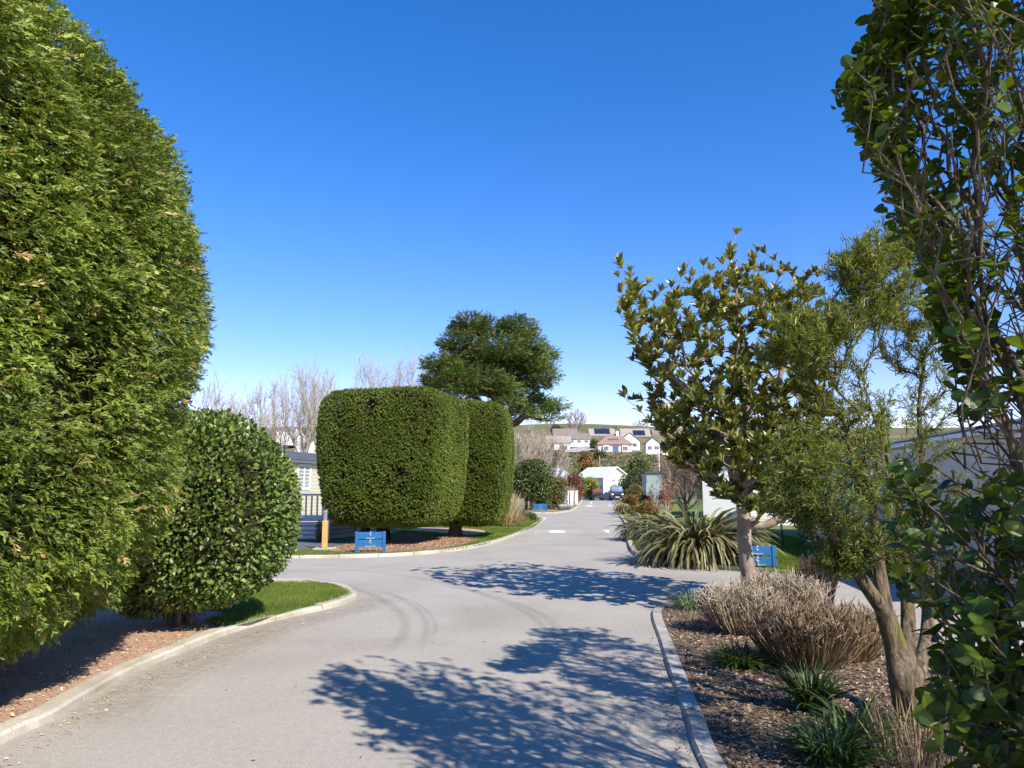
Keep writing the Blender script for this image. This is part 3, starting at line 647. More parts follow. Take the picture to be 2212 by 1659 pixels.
# wattle-like tree with several leaning trunks and narrow leaves
def wattle():
    base = (*G(1972, 1556,   .03), .02); o = np.array(base)
    t = thing('narrow_leaved_tree', 'leaning multi-stemmed tree with flaky bark and tufts of narrow leaves in the mulch bed', 'tree', base)
    blobs = [(2010, 960, 80, 5.6, 34), (2060, 1060, 75, 5.6, 30), (1950, 1120, 75, 5.4, 34), (1900, 1180, 65, 5.3, 28), (2030, 1180, 65, 5.6, 24), (1885, 865, 60, 5.3, 26), (1995, 780, 65, 5.6, 26), (1940, 750, 60, 5.6, 20), (1830, 800, 50, 5.4, 16), (1690, 1010, 50, 5.1, 20), (1740, 920, 50, 5.2, 18), (1848, 578, 75, 5.0, 124), (1900, 560, 65, 5.2, 75), (1965, 515, 97, 5.5, 163), (2050, 520, 91, 5.6, 105), (1720, 735, 80, 4.9, 124), (1790, 700, 78, 5.0, 124), (1860, 670, 75, 5.2, 116), (1930, 640, 78, 5.4, 105), (1680, 765, 45, 4.9, 47), (1770, 780, 71, 5.1, 58),
             (1990, 700, 91, 5.7, 75), (1700, 965, 58, 5.2, 62), (1760, 1000, 78, 5.1, 124), (1840, 960, 78, 5.3, 116), (1910, 900, 91, 5.5, 75), (1720, 1085, 65, 5.1, 105), (1790, 1100, 78, 5.0, 145), (1880, 1060, 78, 5.2, 105), (1820, 1200, 58, 5.0, 105), (1860, 1170, 65, 5.0, 85), (1960, 1030, 78, 5.5, 75), (1960, 1200, 65, 5.3, 58), (1800, 870, 78, 5.4, 47), (2020, 860, 91, 5.7, 47)]
    tg, wt = [], []
    for x, y, r, d, n in blobs:
        c = np.array(A(x, y, d)); rr = r * d / F
        q = rvec(n) * (rng.random((n, 1)) ** .5) * rr; q[:, 1] *= 1.3; q[:, 2] *= .8; tg.append(c + q)
    tg = np.concatenate(tg)
    T, tips = tree_from(t, o, [base, A(1950, 1480, 5.15), A(1935, 1400, 5.2), A(1912, 1325, 5.2)], [.105, .082, .07, .062], tg, B_wat, .13, .14, .16, .35, .0024, 2.25, sides=(3, 5, 10), limits=(.007, .03),
        limbs=[(1.0, [A(1850, 1235, 5.1), A(1805, 1165, 5.0), A(1755, 1080, 5.0)], [.05, .04, .03, .015]), (.98, [A(1900, 1240, 5.2), A(1890, 1130, 5.25), A(1850, 1000, 5.3), A(1815, 930, 5.2)], [.055, .045, .03, .018, .007]),
               (.30, [A(1962, 1380, 5.4), A(1958, 1260, 5.5), A(1950, 1130, 5.5), A(1915, 980, 5.4), A(1880, 880, 5.3)], [.062, .052, .042, .03, .016, .007]), (.25, [A(2000, 1390, 5.6), A(2005, 1260, 5.7), A(2000, 1080, 5.8), A(1985, 900, 5.7), A(1995, 790, 5.6)], [.055, .048, .04, .03, .016, .007])], curve=.3)
    g = Geo(); P, D, N, L, tn = [], [], [], [], []
    for i in tips:
        j = i; dn = rng.uniform(.6, 1.3) * (1.5 if T.P[i][2] > 2.4 else .85)
        for s in range(3):
            k = int((11 if s == 0 else 5) * dn); d = T.D[j]; p = T.P[j]; pp = T.P[T.par[j]] if T.par[j] > 0 else p
            for q in range(k):
                u = rng.random(); dd = d * .5 + rng.normal(size=3) * .5 + UP * (.28 if p[2] > 2.4 else -.15)
                P.append(p * (1 - u) + pp * u + rng.normal(size=3) * .012); D.append(dd); N.append(rng.normal(size=3) + UP * .6); L.append(rng.uniform(.03, .072)); tn.append(np.clip(.5 + rng.normal() * .22 + .08 * (p[2] - 2), 0, 1))
            if T.par[j] > 0: j = T.par[j]
    L = np.array(L); leaves(g, 'lance', P, D, N, L, rng.uniform(.0055, .010, len(L)), tn); g.build('foliage', L_wat, t)
wattle()
# dense-stemmed round-leaved bush in the right foreground
def round_leaf_bush():
    base = (2.45, 2.75, .02); o = np.array(base)
    t = thing('round_leaved_bush', 'large overhanging bush of upright bare stems and rounded green leaves, closest on the right', 'bush', base)
    def limx(py): return np.interp(py, [-400, 0, 120, 160, 300, 340, 460, 620, 900, 1000, 1280, 1400, 1700], [1780, 1905, 1840, 1800, 1852, 1882, 1945, 2000, 2075, 1915, 1960, 1985, 1990])
    def ok(p):      # clear of the view towards the road
        x, y, z = p[:, 0], p[:, 1], p[:, 2]; dd = np.maximum(y * cp + (z - EYE) * sp, .2); px = 1106 + F * x / dd
        py = 829.5 - F * ((z - EYE) * cp - y * sp) / dd
        return (px > limx(py)) | (y < .9)
    d = rvec(3400); d = d[d[:, 2] > -.5]
    rad = np.array((1.45, 1.45, 1.95)); c = np.array((2.6, 2.35, 2.35)); sh = rng.uniform(.5, 1.0, (len(d), 1)) ** .5
    dome = c + d * rad * sh * (1 + .07 * vnoise(d, 2.0))[:, None]; dome = dome[ok(dome)][:560]  # crown enlarged out of view to shade the visible side
    d = rvec(420); dome = np.concatenate([dome, np.array((2.65, .95, 1.75)) + d * np.array((.9, 1.0, 1.2)) * rng.uniform(.4, 1.0, (420, 1)) ** .5])  # second unseen leafy mass, added to keep sun off the low leaves
    vis = []
    for _ in range(520):
        y = rng.uniform(-350, 900); x0 = limx(y); vis.append(A(x0 + 12 + (2330 - x0) * rng.random() ** 1.25, y, rng.uniform(2.35, 3.35)))
    edge = []
    for _ in range(380):
        y = rng.uniform(-350, 380) if rng.random() < .75 else rng.uniform(380, 800); edge.append(A(limx(y) + 8 + abs(rng.normal()) * 45, y, rng.uniform(2.6, 3.15)))
    up = np.concatenate([dome, vis])
    low = np.array([A(x_, y_, d_) for x_, y_, d_ in zip(2000 + 420 * rng.random(300) ** 1.2, rng.uniform(1290, 1780, 300), rng.uniform(2.0, 2.75, 300)) if rng.random() < .55 + .45 * (x_ > 2080)])
    low = low[low[:, 2] > .15]
    mid = np.array([A(rng.uniform(1925, 2280), rng.uniform(1010, 1300), rng.uniform(2.2, 2.9)) for _ in range(120)])
    top = np.array(edge); stray = np.array([A(1908, 452, 2.9), A(1935, 500, 2.8), A(1960, 520, 2.9)])
    allt = np.concatenate([up, low, mid, top, stray])
    T, tips = tree_from(t, o, [base, (2.42, 2.75, .2), (2.40, 2.73, .35)], [.10, .08, .07], allt, B_gris, .15, .26, .42, .5, .0036, 2.6, sides=(4, 5, 8), limits=(.008, .025),
        limbs=[(.6, [(2.25, 2.78, .8), (2.05, 2.8, 1.4), (1.8, 2.85, 2.2)], [.04, .033, .024, .01]), (.6, [(2.45, 2.5, .9), (2.5, 2.4, 1.7), (2.5, 2.3, 2.6)], [.045, .036, .026, .01]), (.9, [(2.25, 2.5, .9), (2.05, 2.35, 1.6), (1.9, 2.25, 2.4)], [.04, .03, .022, .01]),
               (.5, [(2.0, 2.45, .5), (1.6, 2.25, .75)], [.03, .02, .008]), (.9, [(2.35, 2.9, 1.0), (2.2, 3.0, 1.8), (2.1, 3.1, 2.7)], [.04, .032, .023, .01]), (.9, [(2.7, 2.9, 1.1), (2.9, 3.0, 2.1)], [.04, .03, .012]), (.5, [(2.3, 2.6, .7), (2.0, 2.65, 1.2), (1.75, 2.6, 1.55)], [.035, .028, .02, .008]),
               (.7, [(2.5, 2.7, 1.2), (2.45, 2.75, 2.2), (2.3, 2.8, 3.1)], [.045, .035, .025, .01])], curve=.3)
    g = Geo(); P, D, N, L, tn = [], [], [], [], []
    nup, nlow = len(up), len(low)
    order = np.argsort(np.linalg.norm(wpt(allt, o) - T.P[0], axis=1)); src = {tp: int(ix) for tp, ix in zip(tips, order)}
    for tp in tips:
        ix = src[tp]; z = T.P[tp][2]
        if ix < nup:
            yy = T.P[tp][1] + o[1]
            if ix >= len(dome): dens = (2 if rng.random() < .5 else 1) if z > 3.0 else (1 if rng.random() < (.75 if z > 2.4 else .5) else 0)
            else: dens = (2 if rng.random() < .8 else 1) if (z > 3.0 or yy < 1.9) and rng.random() < .9 else (1 if rng.random() < .2 else 0)
        elif ix < nup + nlow: dens = 2 if rng.random() < .8 else 1
        elif ix < nup + nlow + len(mid): dens = 1 if rng.random() < .7 else 0
        elif ix < len(allt) - 3: dens = 2
        else: dens = 1
        j = tp
        for s in range([0, 1, 2][dens]):
            d = T.D[j]; u = np.cross(d, (.3, .9, .1)); u /= np.linalg.norm(u) + 1e-6; v = np.cross(d, u); a0 = rng.random() * 6.28; k = 5 if s == 0 else 3
            for q in range(k):
                a = a0 + q * 2.4; radv = math.cos(a) * u + math.sin(a) * v
                P.append(T.P[j] - d * .02 * q); D.append(d * rng.uniform(.1, .7) + radv + UP * .15); N.append(d * .8 + UP * .5 + rng.normal(size=3) * .35); L.append(rng.uniform(.036, .066)); tn.append(np.clip(.45 + rng.normal() * .22, 0, 1))
            if T.par[j] > 0: j = T.par[j]
    L = np.array(L); leaves(g, 'round', P, D, N, L, L * rng.uniform(.72, .92, len(L)), tn); g.build('foliage', L_gris, t)
round_leaf_bush()
# ================================================================ smaller plants, ground litter, lawns
def arch(geo, P, az, th, k, L, W, tone, nseg=6, mat=0, tip=.15, fold=0.0, twist=None):
    """arching strap leaves: each starts at P, climbs at angle th and bends down by k over its length"""
    n = len(P); P = np.asarray(P, float); az, th, k, L, W = (np.broadcast_to(np.asarray(a, float), (n,)) for a in (az, th, k, L, W))
    pos = P.copy(); lt = []; sv = np.stack([-np.sin(az), np.cos(az), 0 * az], 1)
    if twist is not None: sv = sv * np.cos(twist)[:, None] + UP * np.sin(twist)[:, None]
    for i in range(nseg + 1):
        u = i / nseg; wd = W * (0.55 + .45 * min(1, u * 4)) * min(1, (1 - u) * 2.6 + tip * (u < 1)) * .5
        lt.append(np.stack([pos - sv * wd[:, None], pos + sv * wd[:, None]], 1))
        a = th - k * (u + .5 / nseg); stp = (L / nseg)[:, None]
        pos = pos + stp * np.stack([np.cos(a) * np.cos(az), np.cos(a) * np.sin(az), np.sin(a)], 1)
    V = np.stack(lt, 1).reshape(-1, 3); m = 2 * (nseg + 1)
    base = np.arange(n)[:, None] * m + 2 * np.arange(nseg)[None]
    Fc = np.stack([base, base + 1, base + 3, base + 2], -1).reshape(-1, 4)
    geo.add(V, Fc, mat, np.repeat(np.broadcast_to(np.asarray(tone, float), (n,)), nseg))
def clumpbase(n, r):
    a = rng.uniform(0, 6.28, n); q = r * np.sqrt(rng.random(n)); return np.stack([q * np.cos(a), q * np.sin(a), np.zeros(n)], 1), a
def flax(label, x, y, n, Lr, rad, z=.06, seed=0, bend=(1.3, 3.4)):
    t = thing('flax_plant', label, 'plant', (x, y, z), 0, 'New Zealand flax clumps on the right lawn'); g = Geo()
    P, az = clumpbase(n, rad); az = az + rng.normal(size=n) * .5; th = np.clip(rng.normal(1.3, .2, n), .55, 1.54)
    arch(g, P, az, th, rng.uniform(*bend, n), rng.uniform(*Lr, n), rng.uniform(.042, .075, n), np.clip(rng.normal(.40, .26, n), 0, 1), 7, twist=rng.normal(size=n) * .35)
    m = n // 4; P, az = clumpbase(m, rad * 1.1)      # dead leaves hanging round the foot
    arch(g, P, az, rng.uniform(.2, .9, m), rng.uniform(1.0, 2.0, m), rng.uniform(.5, 1.0, m) * Lr[0], rng.uniform(.03, .05, m), rng.uniform(.7, 1, m), 6, twist=rng.normal(size=m) * .5)
    g.build('leaves', L_flax, t)
p = G(1510, 1212, .06); flax('huge New Zealand flax with striped arching strap leaves, on the lawn corner by the magnolia', p[0], p[1], 720, (1.25, 2.0), .38)
p = (4.3, 24.2); flax('smaller strap-leaved flax clump just behind the huge one, closer to the main road', p[0], p[1], 420, (.95, 1.5), .3)
p = (5.3, 19.6); flax('strap-leaved flax clump behind the magnolia trunk, partly hidden by the huge flax', p[0], p[1], 240, (1.0, 1.7), .3)
def tuft(label, px, py, n, h, rad, mat, w=.009, z=.025, cat='grass tuft', name='grass_tuft', group='grassy tufts in the mulch bed', loc=None, th=(1.15, .25), k=(.8, 1.9)):
    x, y = loc or G(px, py, z); t = thing(name, label, cat, (x, y, z), 0, group); g = Geo(); P, az = clumpbase(n, rad)
    arch(g, P, az + rng.normal(size=n) * .6, np.clip(rng.normal(*th, n), .3, 1.55), rng.uniform(*k, n), rng.uniform(.6, 1.1, n) * h, w * rng.uniform(.6, 1.3, n), np.clip(rng.normal(.5, .25, n), 0, 1), 5, twist=rng.normal(size=n) * .4)
    g.build('blades', mat, t); return t
tuft('pale bluish grass tuft at the corner of the mulch bed, left of the hydrangeas', 1487, 1316, 300, .42, .10, L_blue, .008)
tuft('low dark green tuft on its own in the shaded mulch near the kerb', 1603, 1440, 420, .29, .14, L_tuft, .011)
tuft('upright glossy green tuft between the kerb and the flaky-barked trunk', 1752, 1535, 220, .38, .07, L_tuft, .016, th=(1.3, .18), k=(.5, 1.5))
tuft('sprawling dark green tuft nearest the camera in the mulch', 1800, 1650, 260, .36, .13, L_tuft, .014)
tuft('thin green tuft close behind the sprawling one, by the trunk foot', 1850, 1600, 160, .4, .10, L_tuft, .012)
tuft('clump of thin dry stalks standing in the mulch under the overhanging bush', 1985, 1660, 150, .40, .22, L_dead_shaded, .007, th=(1.4, .15), k=(.0, .5), name='dry_stalks', cat='dry plant', group=None)
# hydrangeas cut back to bare pale stems
def hydrangea(label, x, y, rx, ry, h, n, greens, z=.025, mat=None, lean=0.0):
    t = thing('hydrangea_bush', label, 'shrub', (x, y, z), 0, 'cut-back hydrangeas in the mulch bed'); g = Geo(); lf = Geo()
    mat = mat or L_dead_shaded; LP, LD, LN, LL, LT = [], [], [], [], []
    for k in range(n):
        a = rng.uniform(0, 6.28); q = math.sqrt(rng.random()); b = np.array((math.cos(a) * q * rx * .32, math.sin(a) * q * ry * .32, -.03))
        tp = np.array((math.cos(a) * q * rx + lean, math.sin(a) * q * ry, h * (.62 + .38 * math.sqrt(max(0, 1 - q * q * .9))) * rng.uniform(.8, 1.06)))
        mid = (b + tp) / 2 + np.array((0, 0, -.05 * q)) + rng.normal(size=3) * .012; r = rng.uniform(.0035, .006); tn = np.clip(rng.normal(.42, .2), 0, 1)
        g.tube([b, mid, tp], [r * 1.2, r, r * .85], 4, 0, tn)
        for _ in range(rng.integers(1, 4)):
            u = rng.uniform(.45, .95); s = mid * (1 - u) + tp * u; e = s + np.array((rng.normal() * .05, rng.normal() * .05, rng.uniform(.03, .13)))
            g.tube([s, (s + e) / 2 + rng.normal(size=3) * .006, e], [r * .8, r * .75, r * .9], 4, 0, np.clip(tn + rng.uniform(.1, .5), 0, 1))
        if rng.random() < greens:
            for _ in range(5):
                LP.append(tp * rng.uniform(.55, 1.0)); LD.append(rng.normal(size=3) + UP * .4); LN.append(UP + rng.normal(size=3) * .4); LL.append(rng.uniform(.03, .06)); LT.append(rng.uniform(.6, 1))
    g.build('stems', mat, t)
    if LP: leaves(lf, 'ell', LP, LD, LN, np.array(LL), np.array(LL) * .6, LT); lf.build('leaves', L_gris, t)
L_pale = leafmat('pale_dead_stem', [(0.0, (.18, .13, .085)), (0.5, (.36, .285, .20)), (1.0, (.60, .50, .38))], 0.8, 0.05, 0.2, 2.0, 0.15)
hydrangea('pale cut-back hydrangea with some fresh green leaves, beside the bluish tuft', 2.52, 8.75, .52, .5, .50, 330, .18, mat=L_pale)
hydrangea('pale cut-back hydrangea without leaves, at the foot of the magnolia trunk', 3.12, 9.25, .60, .5, .58, 420, .01, mat=L_pale)
hydrangea('cut-back hydrangea with shade painted into its brown stems, standing between the low dark tuft and the flaky-barked trunk', 2.65, 7.1, .60, .5, .52, 520, .012)
hydrangea('hydrangea stems with shade painted into their brown, half hidden by the flaky-barked trunk', 3.15, 7.4, .42, .4, .48, 240, .02)
L_purple = leafmat('purple_twig', [(0.0, (.04, .025, .03)), (1.0, (.14, .09, .10))], .7, .1, .2)
hydrangea('dark purplish twiggy shrub sticking up behind the pale hydrangeas', 3.68, 9.5, .28, .25, .78, 130, 0, mat=L_purple)
# bark chips and dead leaves lying on the beds, grass blades on the lawns: nobody could count these
L_chip = leafmat('bark_chip', [(0.0, (.07, .048, .034)), (0.5, (.235, .17, .12)), (1.0, (.54, .43, .32))], .9, .0, .1, 1.5, .2)
L_chip2 = leafmat('red_bark_chip', [(0.0, (.20, .115, .07)), (0.5, (.50, .345, .225)), (1.0, (.68, .53, .38))], .9, .0, .1, 1.5, .2)
def litter(name, poly, n, z, mat, Lr, weight=1.2):
    q = scatter(poly, n * 3); d = np.hypot(q[:, 0], q[:, 1]); q = q[rng.random(len(q)) < np.clip((3.0 / d) ** weight, 0, 1)][:n]; m = len(q)
    g = Geo(); D = rng.normal(size=(m, 3)) * (1, 1, .25); N = UP + rng.normal(size=(m, 3)) * .35
    L = rng.uniform(*Lr, m); leaves(g, 'chip', np.c_[q, np.full(m, z) + rng.random(m) * .012], D, N, L, L * rng.uniform(.2, .6, m), np.clip(rng.normal(.45, .25, m), 0, 1))
    o = g.build(name, mat); o['kind'] = 'stuff'
bedC = [tuple(p) for p in C_k if p[1] > 2.5]; bedC = [(x + .14 * (x < 3.3), y - .12 * (y > 10)) for x, y in bedC]
litter('bark_chips', bedC, 42000,   .029, L_chip, (.012, .045), .9)
bedA = [(-3.28, 2.5), (-3.32, 5), (-3.45, 6.5), (-3.38, 7.6), (-3.2, 8.8), (-4.2, 10), (-5.5, 9), (-5.5, 2.5)]
litter('bark_chips', bedA, 8000, .058, L_chip2, (.010, .035), .9)
L_chip3 = leafmat('brown_bark_chip', [(0.0, (.12, .065, .04)), (0.5, (.32, .195, .125)), (1.0, (.50, .35, .25))], .9, .0, .1, 1.5, .2)
litter('bark_chips', MB, 12000, .066, L_chip3, (.02, .06), .2)
edge = [(-3.1 + .02, 2.5), (-3.12, 5), (-3.18, 6.6), (-3.08, 7.8), (-2.9, 8.9), (-2.6, 9.6), (-2.35, 10.2), (-2.1, 10.4), (-2.5, 9.2), (-2.85, 8.4), (-2.95, 7), (-2.85, 4.5), (-2.8, 2.5)]
litter('leaf_litter', edge, 700, .004, L_chip2, (.008, .028), .6)
edge = [(.95, 2.2), (1.07, 4.4), (1.28, 5.8), (1.55, 7.9), (1.74, 9.4), (1.62, 9.4), (1.38, 7.9), (1.1, 5.8), (.9, 4.3), (.8, 2.2)]
litter('leaf_litter', edge, 500, .004, L_chip, (.008, .03), .6)
roadp = [(-3, 4), (-2.6, 9), (-2, 11), (-3, 14), (3, 14.5), (2, 11), (1.6, 8), (1.2, 4)]
litter('leaf_litter', roadp, 260, .004, L_chip, (.008, .03), .2)
def grass(poly, n, z, h, w=.006, far=1.0, avoid=()):
    q = scatter(poly, n)
    for ex in avoid: q = q[~inpoly(q[:, 0], q[:, 1], ex)]
    m = len(q); g = Geo(); D = rng.normal(size=(m, 3)) * .45 + UP; D[:, 2] = np.abs(D[:, 2]) + .2; s = np.clip(np.hypot(q[:, 0], q[:, 1]) / 10, 1, 3) ** far
    leaves(g, 'lance', np.c_[q, np.full(m, z)], D, rvec(m), h * rng.uniform(.6, 1.3, m), w * s, np.clip(rng.normal(.5, .22, m) + .25 * vnoise(np.c_[q, q[:, 0] * 0], .8), 0, 1))
    o = g.build('grass', L_grass); o['kind'] = 'stuff'
grass(LA, 90000, .062, .035)
lawnB = [(-10, 17.9), (-5, 18.0), (-2.75, 18.8), (-1.5, 19.8), (-.8, 21.5), (-.1, 25.5), (.9, 31.5), (1.6, 39.5), (-4, 39), (-4.2, 24), (-5.2, 19.4), (-10, 19.2)]
q_ = np.array(lawnB); grass(lawnB, 60000, .056, .04, .008, avoid=(MB, MB2))
lawnD = [(6.7, 10.8), (6.3, 12.5), (5.6, 13.8), (4.3, 15.3), (3.4, 16.3), (3.05, 17.5), (3.15, 19.9), (4.2, 27), (9.2, 28), (7.6, 13)]
grass(lawnD, 90000, .056, .05, .008)
# ================================================================ trees and shrubs farther off
def cypress():
    d = 45.0; base = (A(1075, 1114, d)[0], d, .0); o = np.array(base); t = thing('cypress_tree', 'tall dark spreading cypress tree rising behind the clipped yews', 'tree', base)
    cl = [(1018, 708, 44, 26), (1000, 745, 50, 30), (1060, 715, 40, 26), (1122, 712, 44, 24), (1135, 750, 46, 32), (1080, 765, 62, 36), (1030, 785, 50, 30), (965, 790, 46, 26), (945, 825, 34, 18), (985, 832, 45, 22), (1150, 792, 42, 28), (1178, 770, 26, 18), (1185, 815, 30, 18), (1110, 815, 50, 28), (1050, 822, 46, 24), (1160, 832, 34, 14), (1130, 862, 40, 20), (1165, 882, 44, 24), (1200, 878, 28, 16), (1125, 895, 38, 18), (1185, 905, 30, 12), (990, 858, 40, 14), (935, 838, 18, 9), (1095, 870, 30, 12), (1010, 812, 50, 26), (1070, 790, 50, 26), (1060, 800, 70, 46), (1120, 785, 60, 42), (1000, 800, 50, 36), (1075, 840, 50, 26), (1020, 840, 44, 20)]
    tg, own = [], []
    for x, y, rx, rz in cl:
        dd = d + rng.uniform(-2.6, 2.6) * (1 - abs(x - 1075) / 200); c = np.array(A(x, y, dd)); rr = np.array((rx, rx * 1.1, rz)) * d / F
        q = rvec(9) * (rng.random((9, 1)) ** .5) * rr * .75; tg.append(c + q); own.append((c, rr))
    tg = np.concatenate(tg)
    T, tips = tree_from(t, o, [base, A(1078, 1000, d), A(1076, 900, d), A(1074, 850, d)], [.55, .46, .40, .34], tg, B_cyp, .8, .25, .12, .35, .03, 2.4, sides=(4, 6, 10), limits=(.05, .12),
        limbs=[(.72, [A(1110, 915, d - .5), A(1140, 890, d - 1)], [.28, .22, .14]), (.9, [A(1050, 830, d), A(1020, 780, d + .6), A(1010, 720, d + .6)], [.26, .2, .15, .08]), (.95, [A(1110, 820, d + .4), A(1140, 770, d + .8)], [.24, .18, .1]), (.85, [A(1040, 870, d - 1), A(990, 830, d - 1.4), (A(955, 815, d - 1.4))], [.2, .15, .11, .06])])
    g = Geo(); P, D, N, L, tn = [], [], [], [], []
    for c, rr in own:
        n = int(640 * (rr[0] * rr[2]) / .6); c = c - o; v = rvec(n); v[:, 2] = np.where(v[:, 2] < -.2, v[:, 2] * .4, v[:, 2])
        q = c + v * rr * (rng.random((n, 1)) ** .35) * (1 + .22 * vnoise(v * 1.0 + c, 1.6)[:, None]); hole = vnoise(q + o, .8, 6)
        k = rng.random(n) < np.clip(.85 + .7 * hole, .1, 1); q, v = q[k], v[k]; n = len(q)
        P.append(q); D.append(unit(q - c) * (1, 1, .6) + rvec(n) * .6 + UP * .18); N.append(UP + rvec(n) * .6); L.append(rng.uniform(.28, .6, n)); tt = np.clip(rng.normal(.45, .2, n) + .1 * v[:, 2], 0, .95); tt[rng.random(n) < .03] = 1; tn.append(tt)
    P, D, N, L, tn = map(np.concatenate, (P, D, N, L, tn)); leaves(g, 'spray', P, D, N, L, L * .8, tn); g.build('foliage', L_cyp, t)
cypress()
def bare_tree(label, px, ptop, half, d, n, bark, base_y=None, trunk_h=.18, tip=.012, name='bare_tree', group='leafless trees', r0=None, zb=0.0, lowfrac=.25, spread=1.0, cat='tree', wig=.12, low=False):
    x = A(px, 1055, d)[0]; base = (x, d, zb); H = A(px, ptop, d)[2] - zb; w = half * d / F
    t = thing(name, label, cat, base, 0, group); c = np.array((x, d, zb + H * .60)); tg = []
    v = rvec(n * 2); v = v[v[:, 2] > -.62 + lowfrac * 0][:n]; rr = rng.random((len(v), 1)) ** .30
    tg = c + v * rr * np.array((w, w * .8, H * .40)); tg += (0, 0, 1) * (np.abs(rng.normal(size=(len(tg), 1))) * H * .02)
    tw = tg + rng.normal(size=tg.shape) * H * .03 + UP * H * .05            # twigs carried up from each branch end
    tg = np.concatenate([tg, tw])
    rt = r0 or H * .022; limbs = [(.3 + .12 * k, [(x + rng.normal() * w * .15, d + rng.normal() * w * .15, zb + H * .3), (x + w * .45 * math.cos(k * 1.9), d + w * .4 * math.sin(k * 1.9), zb + H * .62)], [rt * .6, rt * .45, rt * .2]) for k in range(5)]
    if low:
        limbs = [(.15 + .1 * k, [(x + w * .2 * math.cos(k * 2.3), d + w * .2 * math.sin(k * 2.3), zb + H * .2), (x + w * .5 * math.cos(k * 2.3), d + w * .5 * math.sin(k * 2.3), zb + H * .5)], [rt * .5, rt * .35, rt * .15]) for k in range(7)]
        q = rvec(n); tg = np.concatenate([tg, np.array((x, d, zb + H * .45)) + q * (rng.random((n, 1)) ** .4) * np.array((w, w * .8, H * .42))])
    T, tips = tree_from(t, base, [base, (x + .01 * H, d, zb + H * trunk_h * .5), (x, d, zb + H * trunk_h), (x + .02 * H, d, zb + H * .45)], [rt * 1.3, rt, rt * .9, rt * .5], tg, bark, H * .05, wig * .7, .4, .5, tip, 2.3, sides=(3, 4, 7), limits=(tip * 2.2, tip * 6), limbs=limbs, curve=.4)
    # fine twigs along the outer branches
    g = Geo()
    for i in tips:
        j = i
        for s in range(4):
            p = T.P[j]; dirn = T.D[j]
            for _ in range(2):
                e = dirn * 1.0 + rng.normal(size=3) * .48 + UP * .22; e /= np.linalg.norm(e); l = H * rng.uniform(.04, .09)
                g.tube([p, p + e * l * .5 + rng.normal(size=3) * l * .06, p + e * l], [tip * .75, tip * .6, tip * .4], 3, 0, rng.random())
            if T.par[j] > 0: j = T.par[j]
    g.build('twigs', bark, t, False)
bare_tree('tall leafless tree with a forked grey crown, above the left mobile home roof', 645, 797, 85, 70, 274, B_bare)
bare_tree('leafless tree just right of the tall one, next to the clipped yews', 690, 822, 50, 76, 157, B_bare)
bare_tree('leafless tree with a low wide crown behind the round glossy bush', 545, 838, 70, 78, 202, B_bare)
bare_tree('leafless tree whose crown touches the tall conifer hedge', 455, 832, 60, 82, 172, B_bare)
bare_tree('leafless tree showing over the left half of the broad clipped yew', 800, 785, 62, 80, 216, B_bare)
bare_tree('leafless tree showing over the clipped yews beside the cypress', 885, 770, 60, 82, 216, B_bare)
bare_tree('grey leafless tree just right of the narrower clipped yew', 1135, 925, 55, 58, 170, B_grey, r0=.12, tip=.012)
bare_tree('low grey leafless tree under the right side of the cypress', 1185, 935, 50, 66, 150, B_grey, r0=.12, tip=.012)
bare_tree('pinkish-brown leafless tree left of the magnolia, behind the flax', 1478, 928, 62, 46, 260, B_pinkish, r0=.06, tip=.009, low=True)
bare_tree('pinkish-brown leafless shrub at the edge of the magnolia crown', 1535, 962, 42, 44, 120, B_pinkish, r0=.05, tip=.009, low=True)
bare_tree('small bare tree on the skyline right of the cypress', 1246, 887, 26, 345, 110, B_grey, zb=24, tip=.05)
bare_tree('faint bare tree on the skyline above the solar roofs', 1387, 908, 22, 395, 80, B_grey, zb=31, tip=.05)
bare_tree('bare shrub on the skyline left of the faint bare tree', 1352, 918, 14, 392, 60, B_grey, zb=31, tip=.05)
def shrub(label, px0, px1, ytop, d, n, mat, leaf=.1, kind='ell', name='shrub', cat='shrub', zb=.05, e=2.2, hfrac=1.0, aspect=.55, bark=None, group='shrubs along the road', dp=1.0, **kw):
    x0, x1 = A(px0, 1055, d)[0], A(px1, 1055, d)[0]; zt = A(px0, ytop, d)[2]; x = (x0 + x1) / 2; r = (x1 - x0) / 2; H = zt - zb; hz = H * hfrac / 2
    ps = dict(dep=.3, out=.6, lump=.10, stems=4, smallrad=.035, core=.75, hole=.4); ps.update(kw)
    return leafy_ball(name, label, cat, (x, d, zt - hz), (r, r * dp, hz), e, n, kind, leaf, leaf * aspect, mat, (x, d, zb), bark or B_grey, group, **ps)
shrub('rounded small evergreen tree on a short pale trunk behind the far blue sign', 1101, 1199, 993, 56, 5200, L_grn, .17, name='round_tree', cat='tree', hfrac=.80, stems=3, smallrad=.10, group=None)
shrub('upright clipped green shrub at the end of the row beyond the round tree', 1172, 1226, 1032, 59, 3600, L_olive, .12, e=4, name='clipped_shrub', group=None)
shrub('dark green bush filling the gap below the round tree', 1150, 1190, 1072, 57, 1200, L_grn, .13, group=None)
shrub('crimson-leaved shrub above the white gate posts', 1212, 1260, 1026, 82, 2600, L_red, .16, group=None)
shrub('dark red shrub peeping over the clipped shrub', 1192, 1222, 1018, 78, 900, L_red, .14, group=None)
shrub('bright yellow shrub in front of the white bungalow', 1254, 1294, 1031, 106.9, 2600, L_yel, .2, group=None)
shrub('dark green bush above the crimson shrub', 1222, 1266, 1018, 100, 1500, L_grn, .22, group=None)
shrub('dark green bush hiding the right corner of the white bungalow', 1336, 1376, 1026, 106.8, 2200, L_grn, .22, group=None)
shrub('broad dark green bush between the bungalow and the grey shed', 1350, 1400, 1012, 98, 2200, L_grn, .22, group=None)
